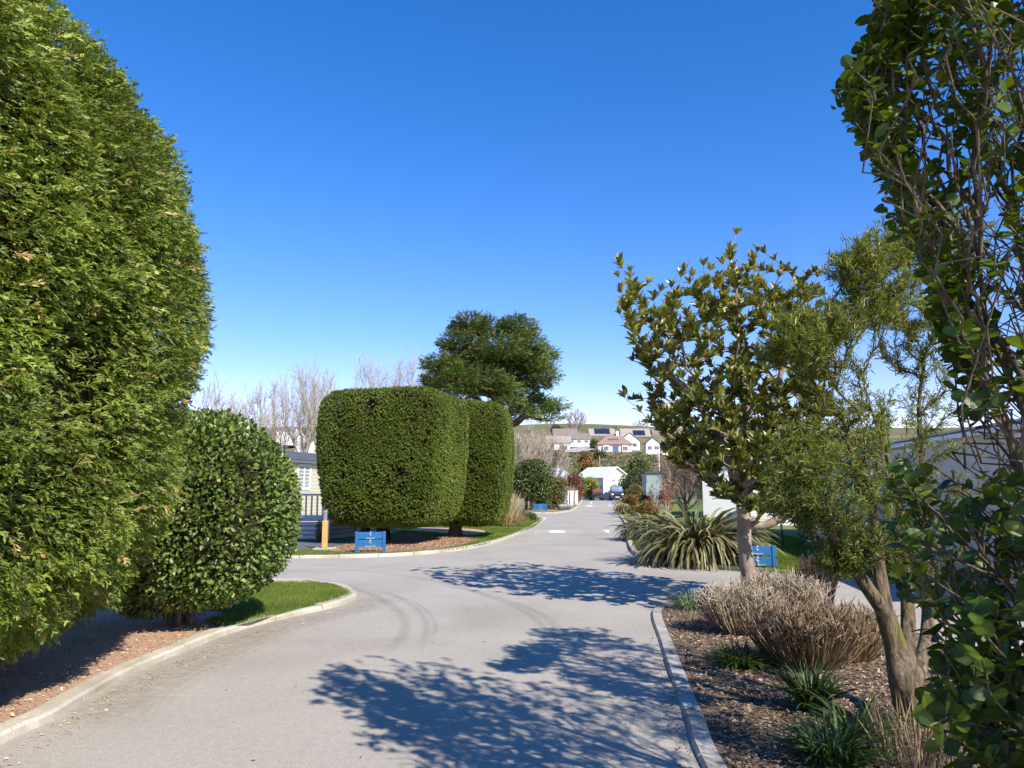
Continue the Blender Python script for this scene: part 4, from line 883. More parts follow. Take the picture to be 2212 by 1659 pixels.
shrub('big grey-green tree behind the white bungalow gable', 1352, 1405, 980, 135, 2600, L_grn, .35, name='leafy_tree', cat='tree', group=None)
shrub('rusty orange shrub spilling over the right road edge', 1343, 1380, 1068, 51, 2600, L_orange, .09, group=None, bark=B_pinkish)
shrub('low tawny shrub at the kerb in front of the rusty orange one', 1325, 1362, 1089, 47, 1200, L_pampas, .08, group=None)
shrub('low brown shrub between the tawny one and the small flax', 1350, 1402, 1092, 43, 1500, L_olive, .08, group=None, bark=B_pinkish)
shrub('russet shrub on the verge just beyond the small flax', 1368, 1424, 1082, 37, 1700, L_orange, .07, group=None, bark=B_pinkish)
shrub('tall olive shrub behind the rusty orange one', 1352, 1394, 1046, 57, 2400, L_olive, .1, group=None)
shrub('olive-brown shrub in front of the grey shed', 1378, 1410, 1064, 48, 1400, L_olive, .08, group=None)
shrub('shrub with deep pink flowers in front of the grey shed', 1402, 1432, 1036, 44, 700, L_red, .09, hole=1.2, core=0, group=None)
shrub('red-leaved shrub beside the pink-flowered one, behind the small flax', 1425, 1455, 1030, 43, 800, L_red, .09, hole=1.2, core=0, group=None)
shrub('low green shrub on the verge beyond the clipped yews', 1103, 1140, 1098, 36, 1500, L_olive, .08, group=None)
shrub('low grassy shrub at the tip of the left verge', 1128, 1160, 1108, 38, 1200, L_grn, .07, group=None)
shrub('small maroon shrub below the round tree', 1115, 1128, 1100, 42, 400, L_red, .07, group=None)
shrub('dark shrub on the lawn behind the magnolia, against the long grey wall', 1716, 1768, 1040, 21, 2200, L_grn, .06, core=0, hole=.9, stems=3, smallrad=.05, group=None)
shrub('dark green shrub at the foot of the long grey wall', 1850, 1960, 1130, 15.5, 2600, L_grn, .06, hole=.7, group=None)
shrub('orange gorse bush on the slope above the grey roof', 1250, 1292, 992, 140, 1500, L_orange, .3, zb=2.0, group=None)
shrub('rusty shrub on the slope below the sloping street', 1250, 1282, 975, 185, 900, L_orange, .4, zb=6.5, group=None)
shrub('dark green shrub on the slope below the brown-roofed bungalow', 1283, 1312, 972, 205, 900, L_grn, .4, zb=8, group=None)
shrub('green tree beside the sloping street', 1276, 1294, 948, 270, 900, L_grn, .5, zb=14.5, group=None)
shrub('yellow-green tree left of the parked hillside car', 1188, 1218, 968, 170, 1000, L_olive, .4, zb=5, group=None)
shrub('tiny dark round tree left of the solar panels on the skyline', 1303, 1310, 924, 372, 200, L_grn, .6, zb=28, group=None)
shrub('tiny dark round tree above the solar panels on the skyline', 1326, 1336, 923, 372, 200, L_grn, .6, zb=28, group=None)
shrub('dark hedge line on the skyline beside the bare tree', 1180, 1222, 918, 350, 700, L_grn, .6, zb=25, dp=.4, name='field_hedge', cat='hedge', group=None)
def pampas(label, px, py, n, h, rad, d=None):
    x, y = G(px, py, .06); t = thing('pampas_grass', label, 'ornamental grass', (x, y, .06), 0, 'dry ornamental grasses'); g = Geo(); P, az = clumpbase(n, rad)
    arch(g, P, az, np.clip(rng.normal(1.4, .12, n), .9, 1.56), rng.uniform(0, .7, n), rng.uniform(.6, 1.1, n) * h, rng.uniform(.012, .03, n), rng.random(n), 5, twist=rng.normal(size=n) * .6)
    P, az = clumpbase(n, rad * 1.2); arch(g, P, az, np.clip(rng.normal(1.0, .25, n), .3, 1.5), rng.uniform(.6, 1.8, n), rng.uniform(.4, .8, n) * h, .015, rng.random(n) * .5, 5)
    g.build('blades', L_pampas, t)
pampas('tall pale dry ornamental grass beside the narrower clipped yew', 1092, 1136, 420, 1.5, .35)
pampas('shorter dry ornamental grass right of the tall pale one', 1106, 1131, 300, 1.1, .3)
pampas('pale feathery grass behind the white gate posts', 1229, 1092, 300, 1.9, .4)
# scrub covering the slope: one mass
def hill_scrub():
    g = Geo(); n = 1500; x = rng.uniform(-70, 95, n); y = rng.uniform(128, 232, n); k = (x / y > -.5) & (x / y < .36); x, y = x[k], y[k]; n = len(x)
    P, D, N, L, T = [], [], [], [], []
    for a, b in zip(x, y):
        r = rng.uniform(.9, 2.0); h = rng.uniform(.4, .95) * (1 if b < 200 else .55); m = int(34 + r * 16); v = rvec(m); v[:, 2] = np.abs(v[:, 2]); q = v * (r, r, h) * rng.uniform(.6, 1, (m, 1)) + (a, b, float(tz(a, b)) - .1)
        P.append(q); D.append(v + rvec(m) * .7); N.append(v + rvec(m) * .5); L.append(rng.uniform(.35, .75, m)); T.append(np.clip(rng.normal(rng.uniform(.15, .85), .15, m), 0, 1))
    P, D, N, L, T = map(np.concatenate, (P, D, N, L, T)); leaves(g, 'rhomb', P, D, N, L, L * .5, T)
    m = leafmat('scrub_leaf', [(0.0, (.05, .065, .025)), (0.3, (.12, .13, .05)), (0.55, (.21, .19, .10)), (0.8, (.27, .22, .15)), (1.0, (.34, .25, .18))], .8, .1, .1, .05, .2)
    o = g.build('scrub', m); o['kind'] = 'stuff'
hill_scrub()
# ================================================================ BUILDINGS, SIGNS, VEHICLES
def siding(name, col, pitch=.15, var=.06):
    m, nt, b = nmat(name); tc = nt.nodes.new('ShaderNodeTexCoord'); w_ = nt.nodes.new('ShaderNodeTexWave')
    w_.wave_type = 'BANDS'; w_.bands_direction = 'Z'; w_.wave_profile = 'SAW'; w_.inputs['Scale'].default_value = .314 / pitch; lk(nt, tc.outputs['Object'], w_.inputs['Vector'])
    n = noise_node(nt, 2.5, 4, .6); r = ramp(nt, n.outputs['Fac'], [(.3, [c * (1 - var) for c in col]), (.7, [min(1, c * (1 + var)) for c in col])])
    lk(nt, r.outputs['Color'], b.inputs['Base Color']); b.inputs['Roughness'].default_value = .55; bump(nt, b, w_.outputs['Fac'], 1.0, .035); return m
def tiles(name, col, pitch=.3, var=.25):
    m, nt, b = nmat(name); tc = nt.nodes.new('ShaderNodeTexCoord'); w_ = nt.nodes.new('ShaderNodeTexWave'); w_.bands_direction = 'Z'; w_.wave_profile = 'SAW'; w_.inputs['Scale'].default_value = .314 / pitch
    lk(nt, tc.outputs['Object'], w_.inputs['Vector']); n = noise_node(nt, 1.6, 6, .75); r = ramp(nt, n.outputs['Fac'], [(.3, [c * (1 - var) for c in col]), (.7, [c * (1 + var) for c in col])])
    lk(nt, r.outputs['Color'], b.inputs['Base Color']); b.inputs['Roughness'].default_value = .85; b.inputs['Specular IOR Level'].default_value = .2; bump(nt, b, w_.outputs['Fac'], .8, .05); return m
S_cream = siding('cream_siding', (.74, .68, .55)); S_grey = siding('beige_grey_siding', (.72, .67, .60), .16); S_white = siding('white_siding', (.78, .78, .76))
W_white = plain('white_render', (.80, .79, .75), .8, .06, 3); W_cream = plain('cream_render', (.72, .66, .54), .8, .08, 3)
R_dark = tiles('dark_grey_roof', (.085, .09, .105)); R_brown = tiles('brown_roof_tiles', (.215, .175, .15)); R_pink = tiles('red_brown_roof_tiles', (.27, .185, .155)); R_tan = tiles('tan_roof_tiles', (.33, .28, .235)); R_grey = tiles('grey_roof_tiles', (.22, .22, .235)); R_pale = tiles('pale_green_roof', (.62, .68, .63), .5, .06)
P_white = plain('white_paint', (.80, .80, .79), .45, .04, 8); P_grey = plain('grey_paint', (.52, .52, .52), .55, .1, 8, .002); P_dgrey = plain('dark_grey_paint', (.13, .14, .155), .55, .1, 8)
P_blue = plain('blue_paint', (.012, .115, .29), .38, .12, 7, .001); P_blueshed = plain('grey_green_paint', (.24, .30, .30), .6, .08, 5)
P_black = plain('black_plastic', (.018, .018, .02), .45, .2, 10); P_rubber = plain('tyre_rubber_black', (.02, .02, .02), .85, .2, 10); P_wood = plain('yellow_wood', (.60, .34, .10), .6, .14, 5, .002); P_steel = plain('brushed_steel', (.55, .55, .56), .35, .08, 20, metal=.9)
P_brownfence = plain('brown_fence', (.20, .14, .10), .8, .2, 2); P_door = plain('blue_door', (.07, .13, .28), .4, .05, 4); P_navy = plain('dark_car_paint', (.035, .05, .075), .25, .1, 3, spec=.6); P_bright = plain('headlight_glass', (.75, .77, .8), .15, .05, 5); P_red = plain('red_seat', (.22, .05, .05), .5, .1, 5); P_silver = plain('silver_trim', (.5, .5, .52), .3, .05, 5, metal=.7)
def glass(name, col=(.035, .05, .065), rough=.06):
    m, nt, b = nmat(name); n = noise_node(nt, .8, 2, .5); r = ramp(nt, n.outputs['Fac'], [(.35, col), (.65, [c * 2.2 for c in col])]); lk(nt, r.outputs['Color'], b.inputs['Base Color']); b.inputs['Roughness'].default_value = rough; b.inputs['Specular IOR Level'].default_value = .9; return m
GLS = glass('window_glass'); GLB = glass('pale_window_glass', (.13, .17, .21)); SOL = glass('solar_glass', (.012, .016, .035), .2)
def part(parent, name, mat, *boxes, bev=0.0):
    g = Geo()
    for b in boxes: g.box(*b)
    o = g.build(name, mat, parent)
    if bev: bevel(o, bev)
    return o
def window(parent, x, y, z, w_, h, face='y', pane=GLS, frame=P_white, bars=1, fw=.07, name='window', sgn=-1):
    """framed window lying in a wall; face 'y': wall normal along y, 'x': along x"""
    def bx(cx, cz, sx, sz, off=0, dp=.05):
        return ((x + cx, y + sgn * off, z + cz), (sx, dp, sz)) if face == 'y' else ((x + sgn * off, y + cx, z + cz), (dp, sx, sz))
    bs = [bx(0, h / 2 - fw / 2, w_, fw, .03), bx(0, -h / 2 + fw / 2, w_, fw, .03), bx(-w_ / 2 + fw / 2, 0, fw, h - 2 * fw, .03), bx(w_ / 2 - fw / 2, 0, fw, h - 2 * fw, .03)]
    for k in range(bars): bs.append(bx(-w_ / 2 + w_ * (k + 1) / (bars + 1), 0, fw * .7, h - 2 * fw, .028))
    f = part(parent, name, frame, *bs); part(f, 'pane', pane, bx(0, 0, w_ - fw, h - fw, .012, .02)); return f
def prism_roof(parent, L, Wd, z, rise, mat, over=.3, axis='x', hip=0.0, th=.12, cx=0, cy=0, name='roof'):
    """pitched roof, ridge along axis; hip > 0 pulls the ridge ends in"""
    a, b = L / 2 + over, Wd / 2 + over; r = a - hip if hip else a
    top = [(-a, -b, z), (a, -b, z), (a, b, z), (-a, b, z), (-r, 0, z + rise), (r, 0, z + rise)]
    V = top + [(x, y, zz - th) for x, y, zz in top]
    if not hip:
        Fs = [(0, 1, 5, 4), (2, 3, 4, 5), (6, 10, 11, 7), (8, 11, 10, 9), (0, 6, 7, 1), (2, 8, 9, 3), (1, 7, 11, 5), (5, 11, 8, 2), (3, 9, 10, 4), (4, 10, 6, 0)]
    Fc = [(0, 1, 5, 4), (2, 3, 4, 5), (1, 2, 5), (3, 0, 4), (6, 10, 11, 7), (8, 11, 10, 9), (0, 6, 7, 1), (1, 7, 8, 2), (2, 8, 9, 3), (3, 9, 6, 0), (7, 11, 8), (9, 10, 6)]
    if not hip: Fc = Fs
    V = np.array(V, float)
    if axis == 'y': V = V[:, [1, 0, 2]] * (1, -1, 1)
    V = V + (cx, cy, 0); g = Geo(); g.add(V, Fc); return g.build(name, mat, parent)
def gable_wall(parent, L, Wd, h, rise, mat, axis='x', z0=0.0, hip=False, name='wall', cx=0, cy=0):
    a, b = L / 2, Wd / 2; V = [(-a, -b, z0), (a, -b, z0), (a, b, z0), (-a, b, z0), (-a, -b, h), (a, -b, h), (a, b, h), (-a, b, h)]; Fc = [(0, 1, 5, 4), (2, 3, 7, 6), (0, 3, 2, 1)]
    if hip: Fc += [(1, 2, 6, 5), (3, 0, 4, 7)]
    else: V += [(-a, 0, h + rise - .02), (a, 0, h + rise - .02)]; Fc += [(1, 2, 6, 9, 5), (3, 0, 4, 8, 7)]
    V = np.array(V, float)
    if axis == 'y': V = V[:, [1, 0, 2]] * (1, -1, 1)
    g = Geo(); g.add(V + (cx, cy, 0), Fc); return g.build(name, mat, parent)
# ---- mobile home on the left with its grey decking
def left_home():
    p1, p2 = (-9.75, 30.0), (-7.5, 39.8); rz = math.atan2(p2[1] - p1[1], p2[0] - p1[0]); L = math.hypot(p2[0] - p1[0], p2[1] - p1[1])
    t = thing('mobile_home', 'cream mobile home with a dark grey roof behind the decking and the clipped yew', 'mobile home', ((p1[0] + p2[0]) / 2, (p1[1] + p2[1]) / 2, .06), rz)
    gable_wall(t, L, 3.8, 2.72, .48, S_cream, z0=0, cy=1.9); prism_roof(t, L, 3.8, 2.76, .5, R_dark, .14, cy=1.9, th=.10)
    part(t, 'cladding', S_cream, *[((0, -.012, .12 + .155 * k), (L - .02, .02, .158), 0, 0, R(5)) for k in range(17)])
    part(t, 'gutter', P_dgrey, ((0, -.19, 2.66), (L + .3, .09, .09)))
    for x in (-3.9, -1.6, .9): window(t, x, 0, 2.02, 1.15, 1.12, 'y', GLB)
    part(t, 'corner_trim', P_white, ((-L / 2 - .01, -.02, 1.4), (.1, .06, 2.6)))
left_home()
def left_deck():
    c, e = (-5.55, 23.5), (-4.55, 27.2); rz = math.atan2(e[1] - c[1], e[0] - c[0]); L = math.hypot(e[0] - c[0], e[1] - c[1])
    t = thing('deck', 'raised grey timber deck with slatted skirting and a baluster rail, under the clipped yew', 'deck', (c[0], c[1], .06))
    part(t, 'floor', P_grey, ((-2.7, 2.2, .58), (5.2, 4.0, .05)))
    part(t, 'skirting', plain('skirting_grey', (.20, .20, .20), .6, .1, 8), ((-2.7, .12, .27), (5.2, .02, .5)), ((math.cos(rz) * L / 2 - .1, math.sin(rz) * L / 2, .27), (L, .02, .5), rz))
    part(t, 'front_board', P_grey, *[((-2.7, .08, .08 + .135 * k), (5.2, .03, .105)) for k in range(4)])
    part(t, 'side_board', P_grey, *[((math.cos(rz) * L / 2 - .02, math.sin(rz) * L / 2, .08 + .135 * k), (L, .03, .105), rz) for k in range(4)])
    for x in (0, -1.7, -3.4): part(t, 'post', P_grey, ((x, .05, .66), (.11, .11, 1.32)))
    part(t, 'post', P_grey, ((math.cos(rz) * L / 2, math.sin(rz) * L / 2, .36), (.1, .1, .72), rz))
    part(t, 'handrail', P_grey, ((-2.6, .05, 1.35), (5.3, .12, .06)), ((-2.6, .05, .66), (5.3, .06, .05)))
    for k in range(22):
        x = -.18 - .17 * k
        if min(abs(x - q) for q in (0, -1.7, -3.4)) > .07: part(t, 'baluster', P_grey, ((x, .05, 1.0), (.045, .04, .63)))
left_deck()
def planter(label, px, py, h=.34, r=.15):
    x, y = G(px, py, .06); t = thing('planter', label, 'plant pot', (x, y, .062), 0, 'plant pots by the deck'); g = Geo(); g.lathe((0, 0, 0), [(r * .75, 0), (r * .95, h * .8), (r * 1.05, h * .82), (r * 1.05, h), (r * .9, h), (r * .85, h * .9)], 18); g.build('pot', P_black, t, False)
    g = Geo(); q = rvec(260) * (rng.random((260, 1)) ** .4) * (r * 1.0, r * 1.0, .16) + (0, 0, h + .1); leaves(g, 'lance', q, rvec(260) + UP * .6, rvec(260), .08, .02, np.clip(rng.normal(.45, .2, 260), 0, 1)); g.build('plant', L_grn, t)
planter('dark plant pot with a small bush beside the wooden bollard, against the deck', 691, 1170); planter('dark plant pot with a small bush behind the blue sign, against the deck', 789, 1164)
def bollard():
    x, y = G(701, 1187, .06); t = thing('bollard_light', 'square yellow wooden bollard light with a steel lamp head, at the lawn edge', 'bollard', (x, y, .06))
    part(t, 'base', M['kerb'], ((0, 0, .02), (.5, .5, .045)), bev=.01); part(t, 'post', P_wood, ((0, 0, .385), (.13, .13, .68)), bev=.012)
    g = Geo(); g.lathe((0, 0, .726), [(.052, 0), (.052, .18), (.06, .19), (.06, .25), (.05, .265)], 20); g.build('lamp_head', P_steel, t, False)
bollard()
# ---- blue direction boards on two posts, with the little white emblem and lettering strokes
def emblem(parent, x, y, z, s, rz=0):
    g = Geo(); c = [(-.10, .42), (-.02, .5), (.08, .42), (.05, .3), (-.06, .2), (-.12, .05), (-.08, -.12), (.05, -.2), (.16, -.14), (.18, -.05)]
    q = smooth(np.array(c), 5) * s; g.tube(np.c_[x + q[:, 0], np.full(len(q), y), z + q[:, 1]], np.linspace(.045, .03, len(q)) * s, 5); g.build('emblem', P_white, parent)
def lettering(parent, x, y, z, width, h, n):
    """one running line of small script, as one stroke"""
    g = Geo(); u = np.linspace(0, 1, n * 9); q = np.c_[x - width / 2 + width * u + .3 * h * np.sin(u * n * 6.28 + .8), np.full(len(u), y), z + h * (.42 * np.sin(u * n * 6.28) * (.6 + .4 * np.sign(np.sin(u * n * 2.1))) )]
    g.tube(q, h * .085, 4); g.build('lettering', P_white, parent)
def sign(label, x, y, rz, wdt=.82, top=.52, z=.06, gap=.02, s=1.0, bh=.20):
    t = thing('direction_sign', label, 'sign', (x, y, z), rz, 'low blue direction signs')
    for sx in (-1, 1): part(t, 'post', P_blue, ((sx * wdt / 2, 0, top / 2 - .05), (.075, .075, top + .1)), bev=.006)
    zt = top - .015 - bh / 2; zb = zt - bh - gap
    for k, zz in enumerate((zt, zb)):
        b = part(t, 'board', P_blue, ((0, 0, zz), (wdt - .076, .032, bh)), bev=.004)
        emblem(b, 0.0, -.02, zz + .03, .12); lettering(b, .0, -.0185, zz - .065, .20 + .06 * k, .03, 8)
    return t
x, y = G(767, 1194, .06); sign('blue two-board sign on the mulch in front of the broad clipped yew', x + .34, y + .12, R(12), .66, .50, bh=.165)
x, y = G(1674, 1228, .06); sign('blue two-board sign with a gap between its boards, behind the magnolia trunk', x - .31, y + .05, R(-6), .62, .44, gap=.045, bh=.165)
x, y = G(1168, 1104, .06); sign('distant bright blue sign at the foot of the round tree', x, y, R(4), .80, .50)
# ---- long mobile home on the right
def right_home():
    x0, y0, x1, y1 = 7.35, 9.0, 10.15, 27.4; rz = math.atan2(y1 - y0, x1 - x0); L = math.hypot(x1 - x0, y1 - y0)
    t = thing('mobile_home', 'long beige mobile home with shaded plank siding behind the bushes on the right', 'mobile home', ((x0 + x1) / 2, (y0 + y1) / 2, .06), rz)
    gable_wall(t, L, 3.9, 2.5, .38, S_grey, z0=-.06, cy=-1.95); prism_roof(t, L, 3.9, 2.55, .4, R_dark, .10, cy=-1.95); part(t, 'cladding', S_grey, *[((0, .014, .10 + .165 * k), (L - .02, .02, .17), 0, 0, R(-7)) for k in range(15)]); part(t, 'gutter', P_white, ((0, .15, 2.46), (L + .2, .08, .08)))
    for q in (-6.9, -1.5, 3.2): window(t, q, 0, 1.75, 1.2, 1.25, 'y', GLB, sgn=1)
right_home()
def white_deck():
    t = thing('deck', 'white deck with a picket balustrade at the end of the long beige mobile home', 'deck', (10.9, 32.5, .06), R(8))
    part(t, 'skirting', S_white, ((0, .9, .26), (2.3, 1.8, .5)))
    for k in range(12): part(t, 'baluster', P_white, ((-1.05 + .19 * k, .05, .86), (.06, .03, .66)))
    part(t, 'handrail', P_white, ((0, .05, 1.22), (2.3, .1, .06)), ((0, .05, .55), (2.3, .07, .05)))
    for sx in (-1, 1): part(t, 'post', P_white, ((sx * 1.15, .05, .65), (.1, .1, 1.3)))
white_deck()
def lamp_stake():
    x, y = G(1690, 1181, .06); t = thing('garden_light', 'slim black garden light standing on the shaded right lawn', 'garden light', (x, y, .06)); part(t, 'post', P_black, ((0, 0, .3), (.045, .045, .6)));  part(t, 'lamp_head', P_black, ((0, 0, .66), (.14, .14, .1)), bev=.01)
lamp_stake()
def home(name, label, cat, px0, px1, d, zbase, hw, rise, depth, wall, roof, axis='x', hip=0.0, rz=0.0, wins=(), over=.3, chimney=None, group=None):
    a, b = A(px0, 1055, d)[0], A(px1, 1055, d)[0]; L = (b - a) - 2 * over; t = thing(name, label, cat, ((a + b) / 2, d + depth / 2, zbase), rz, group)
    if axis == 'x':
        gable_wall(t, L, depth, hw, rise, wall, 'x', -3 if d > 150 else -.3, hip > 0); rf = prism_roof(t, L, depth, hw + .05, rise, roof, over, 'x', hip)
    else:
        gable_wall(t, depth, L, hw, rise, wall, 'y', -3 if d > 150 else -.3); rf = prism_roof(t, depth, L, hw + .05, rise, roof, over, 'y')
    for (u, zc, w_, h, k) in wins: window(t, -L / 2 + u * L, -depth / 2, zc, w_, h, 'y', GLB if k == 'b' else GLS, bars=1)
    if chimney: part(rf, 'chimney', W_white, ((chimney[0] * L, chimney[1], hw + rise + .1), (.9, .7, 1.6)))
    return t, L, rf
# mobile home glimpsed between the flax and the magnolia
home('mobile_home', 'white-gabled mobile home showing between the flax and the magnolia crown', 'mobile home', 1554, 1690, 42, .06, 2.1, .72, 8, S_white, R_grey, 'y', rz=R(-15), wins=[(.75, 1.45, .9, .9, 'd')], over=.2)
# grey shed, white bungalow and grey-roofed chalet at the far end of the road
def shed():
    d = 68; a, b = A(1397, 1055, d)[0], A(1430, 1055, d)[0]; t = thing('shed', 'flat grey-green shed with a dark roof behind the pink-flowered shrub', 'shed', ((a + b) / 2, d + 1.2, .06)); h = A(0, 1024, d)[2]
    m, nt, bb = nmat('shed_boards'); tc = nt.nodes.new('ShaderNodeTexCoord'); w_ = nt.nodes.new('ShaderNodeTexWave'); w_.bands_direction = 'X'; w_.inputs['Scale'].default_value = 1.6; lk(nt, tc.outputs['Object'], w_.inputs['Vector']); r = ramp(nt, w_.outputs['Fac'], [(.1, (.17, .22, .225)), (.4, (.25, .31, .315))]); lk(nt, r.outputs['Color'], bb.inputs['Base Color'])
    part(t, 'wall', m, ((0, 0, h / 2), (b - a, 2.4, h))); part(t, 'roof', R_dark, ((0, 0, h + .08), (b - a + .3, 2.7, .16))); part(t, 'door', P_blueshed, ((-.3, -1.22, 1.0), (.85, .06, 2.0)))
shed()
def white_bungalow():
    g0, g1 = np.array((12.75, 108.0)), np.array((16.7, 110.6)); gd = (g1 - g0) / np.linalg.norm(g1 - g0); W_ = np.linalg.norm(g1 - g0); L = 6.0; rz = math.atan2(gd[1], gd[0]); c = (g0 + g1) / 2 + np.array((-gd[1], gd[0])) * L / 2
    t = thing('bungalow', 'white bungalow with a pale green roof at the far end of the road', 'house', (c[0], c[1], 0.0), rz)
    gable_wall(t, L, W_, 3.05, 1.55, W_white, 'y', -.1); prism_roof(t, L, W_, 3.08, 1.6, R_pale, .35, 'y', th=.16)
    f = window(t, -.35, -L / 2, 1.15, .95, 2.2, 'y', GLS, bars=1, name='door'); window(t, -.55, -L / 2, 2.75, .85, .36, 'y', GLS); window(t, .55, -L / 2, 2.75, .85, .36, 'y', GLS)
    part(t, 'outside_lamp', P_dgrey, ((1.2, -L / 2 - .1, 3.3), (.16, .2, .28)))
white_bungalow()
home('chalet', 'chalet with a long grey-blue roof left of the white bungalow', 'house', 1168, 1240, 112, 0, 2.9, 1.75, 7, W_white, plain('grey_blue_roof', (.40, .44, .47), .7, .1, 1.5), 'x', hip=1.4, wins=[(.3, 1.5, 1.2, 1.2, 'd')])
# white gate posts, planters
def gate_posts():
    for k, (px, d, lab) in enumerate(((1224, 66, 'nearest white gate post beside the clipped shrub'), (1234, 70, 'middle white gate post below the crimson shrub'), (1244, 75, 'farthest white gate post below the crimson shrub'))):
        x = A(px, 1055, d)[0]; t = thing('gate_post', lab, 'post', (x, d, .06), R(6), 'white gate posts'); part(t, 'shaft', P_white, ((0, 0, .62), (.32, .32, 1.24)), bev=.02); part(t, 'cap', P_white, ((0, 0, 1.28), (.40, .40, .07)), bev=.01)
    t = thing('fence_panel', 'grey slatted fence panel between the white gate posts and the clipped shrub', 'fence', (A(1221, 1055, 62.5)[0], 62.5, .06), R(80)); part(t, 'slats', P_grey, *[((0, 0, .12 + .2 * k), (3.4, .05, .17)) for k in range(8)]); part(t, 'post', P_grey, ((-1.72, 0, .85), (.1, .1, 1.7))); part(t, 'post', P_grey, ((1.72, 0, .85), (.1, .1, 1.7)))
gate_posts()
for k, (px, lab) in enumerate(((1204, 'left grey barrel planter at the kerb below the clipped shrub'), (1213, 'middle grey barrel planter at the kerb below the clipped shrub'), (1223, 'right grey barrel planter at the kerb, nearest the road'))):
    d = 52.5; x = A(px - 14, 1055, d)[0] + .9; t = thing('barrel_planter', lab, 'plant pot', (x, d + .4 * k + 4, .06), 0, 'grey barrel planters'); g = Geo(); g.lathe((0, 0, 0), [(.2, 0), (.24, .2), (.23, .42), (.19, .43)], 14); g.build('tub', P_dgrey, t, True); g = Geo(); g.lathe((0, 0, .3), [(.238, 0), (.246, .01), (.243, .05)], 14); g.build('hoop', P_grey, t)
# ---- vehicles
def wheels(t, xs, ys, r, w_):
    for xx in xs:
        for yy in ys:
            g = Geo(); g.lathe((xx - w_ / 2, yy, r), [(r * .55, 0), (r * .96, 0), (r, w_ * .2), (r, w_ * .8), (r * .96, w_), (r * .55, w_)], 18, axis='x'); wh = g.build('wheel', P_rubber, t, True)
            g = Geo(); g.lathe((xx - w_ * .52, yy, r), [(.02, 0), (r * .55, .01), (r * .55, w_ * 1.04), (.02, w_ * 1.03)], 14, axis='x'); g.build('rim', P_silver, wh, True)
def loft(parent, name, mat, secs, bev=.05):
    """body shell from cross-sections along y: (y, half width low, half width high, z low, z waist, z high)"""
    g = Geo(); V = []
    for y, wl, wh, zl, zw, zh in secs: V += [(-wl, y, zl), (wl, y, zl), (wl, y, zw), (wh, y, zh), (-wh, y, zh), (-wl, y, zw)]
    n = len(secs); Fc = []
    for i in range(n - 1):
        for j in range(6):
            k = (j + 1) % 6; Fc.append((i * 6 + j, i * 6 + k, (i + 1) * 6 + k, (i + 1) * 6 + j))
    Fc += [tuple(range(6))[::-1][::-1], tuple(range((n - 1) * 6, n * 6))[::-1]]
    g.add(V, Fc); o = g.build(name, mat, parent, False); bevel(o, bev, 3); return o
def van():
    x = A(1334, 1055, 102.5)[0]; t = thing('parked_van', 'dark blue-grey van facing the camera at the far end of the road', 'van', (x, 102.8, .005), R(-5))
    loft(t, 'body', P_navy, [(0, .86, .78, .30, .62, .98), (.35, .93, .82, .26, .7, 1.08), (.95, .95, .84, .26, .95, 1.16), (1.75, .95, .76, .26, 1.1, 1.86), (2.4, .95, .78, .26, 1.1, 1.95), (4.6, .95, .78, .26, 1.1, 1.92), (4.85, .9, .74, .3, 1.05, 1.78)])
    g = Geo(); g.add([(-.74, .98, 1.2), (.74, .98, 1.2), (.66, 1.68, 1.80), (-.66, 1.68, 1.80)], [(0, 1, 2, 3)]); V = np.array([(-.74, .90, 1.2), (.74, .90, 1.2), (.66, 1.60, 1.82), (-.66, 1.60, 1.82)]); g.add(V, [(0, 1, 2, 3)]); g.build('windscreen', GLB, t)
    part(t, 'bumper', P_black, ((0, .02, .42), (1.8, .2, .24)), bev=.04); part(t, 'grille', P_black, ((0, -.02, .72), (1.0, .08, .2)), bev=.02)
    for sx in (-1, 1): part(t, 'headlight', P_bright, ((sx * .66, .02, .80), (.32, .14, .17)), bev=.04); part(t, 'mirror', P_black, ((sx * 1.06, 1.15, 1.18), (.2, .12, .22)), bev=.03)
    part(t, 'number_plate', P_white, ((0, -.095, .45), (.52, .02, .11)))
    wheels(t, (-.86, .86), (.95, 3.9), .33, .22)
van()
def buggy():
    x = A(1291, 1055, 104)[0]; t = thing('utility_buggy', 'black open utility buggy seen from behind beside the white bungalow', 'utility vehicle', (x, 103, .005), R(3))
    part(t, 'cargo_bed', P_black, ((0, .65, .72), (1.35, 1.3, .08)), ((0, .02, .9), (1.35, .06, .34)), ((-.66, .65, .9), (.06, 1.2, .34)), ((.66, .65, .9), (.06, 1.2, .34)), bev=.015)
    part(t, 'chassis', P_black, ((0, 1.5, .45), (1.2, 2.9, .22)), bev=.03); part(t, 'bonnet', P_navy, ((0, 2.6, .8), (1.2, .8, .5)), bev=.08)
    part(t, 'seat', P_red, ((0, 1.5, .92), (1.2, .5, .16)), ((0, 1.3, 1.2), (1.2, .14, .5)), bev=.04)
    for sx in (-1, 1): g = Geo(); g.tube([(sx * .62, 1.3, .7), (sx * .6, 1.35, 1.9), (sx * .58, 2.2, 1.92), (sx * .6, 2.7, 1.05)], .035, 6); g.build('roll_bar', P_black, t, True)
    part(t, 'roof', P_black, ((0, 1.75, 1.95), (1.3, 1.1, .07)), bev=.03)
    for sx in (-1, 1): part(t, 'tail_light', P_red, ((sx * .6, -.02, .95), (.1, .03, .12)))
    wheels(t, (-.66, .66), (.45, 2.55), .33, .26)
buggy()
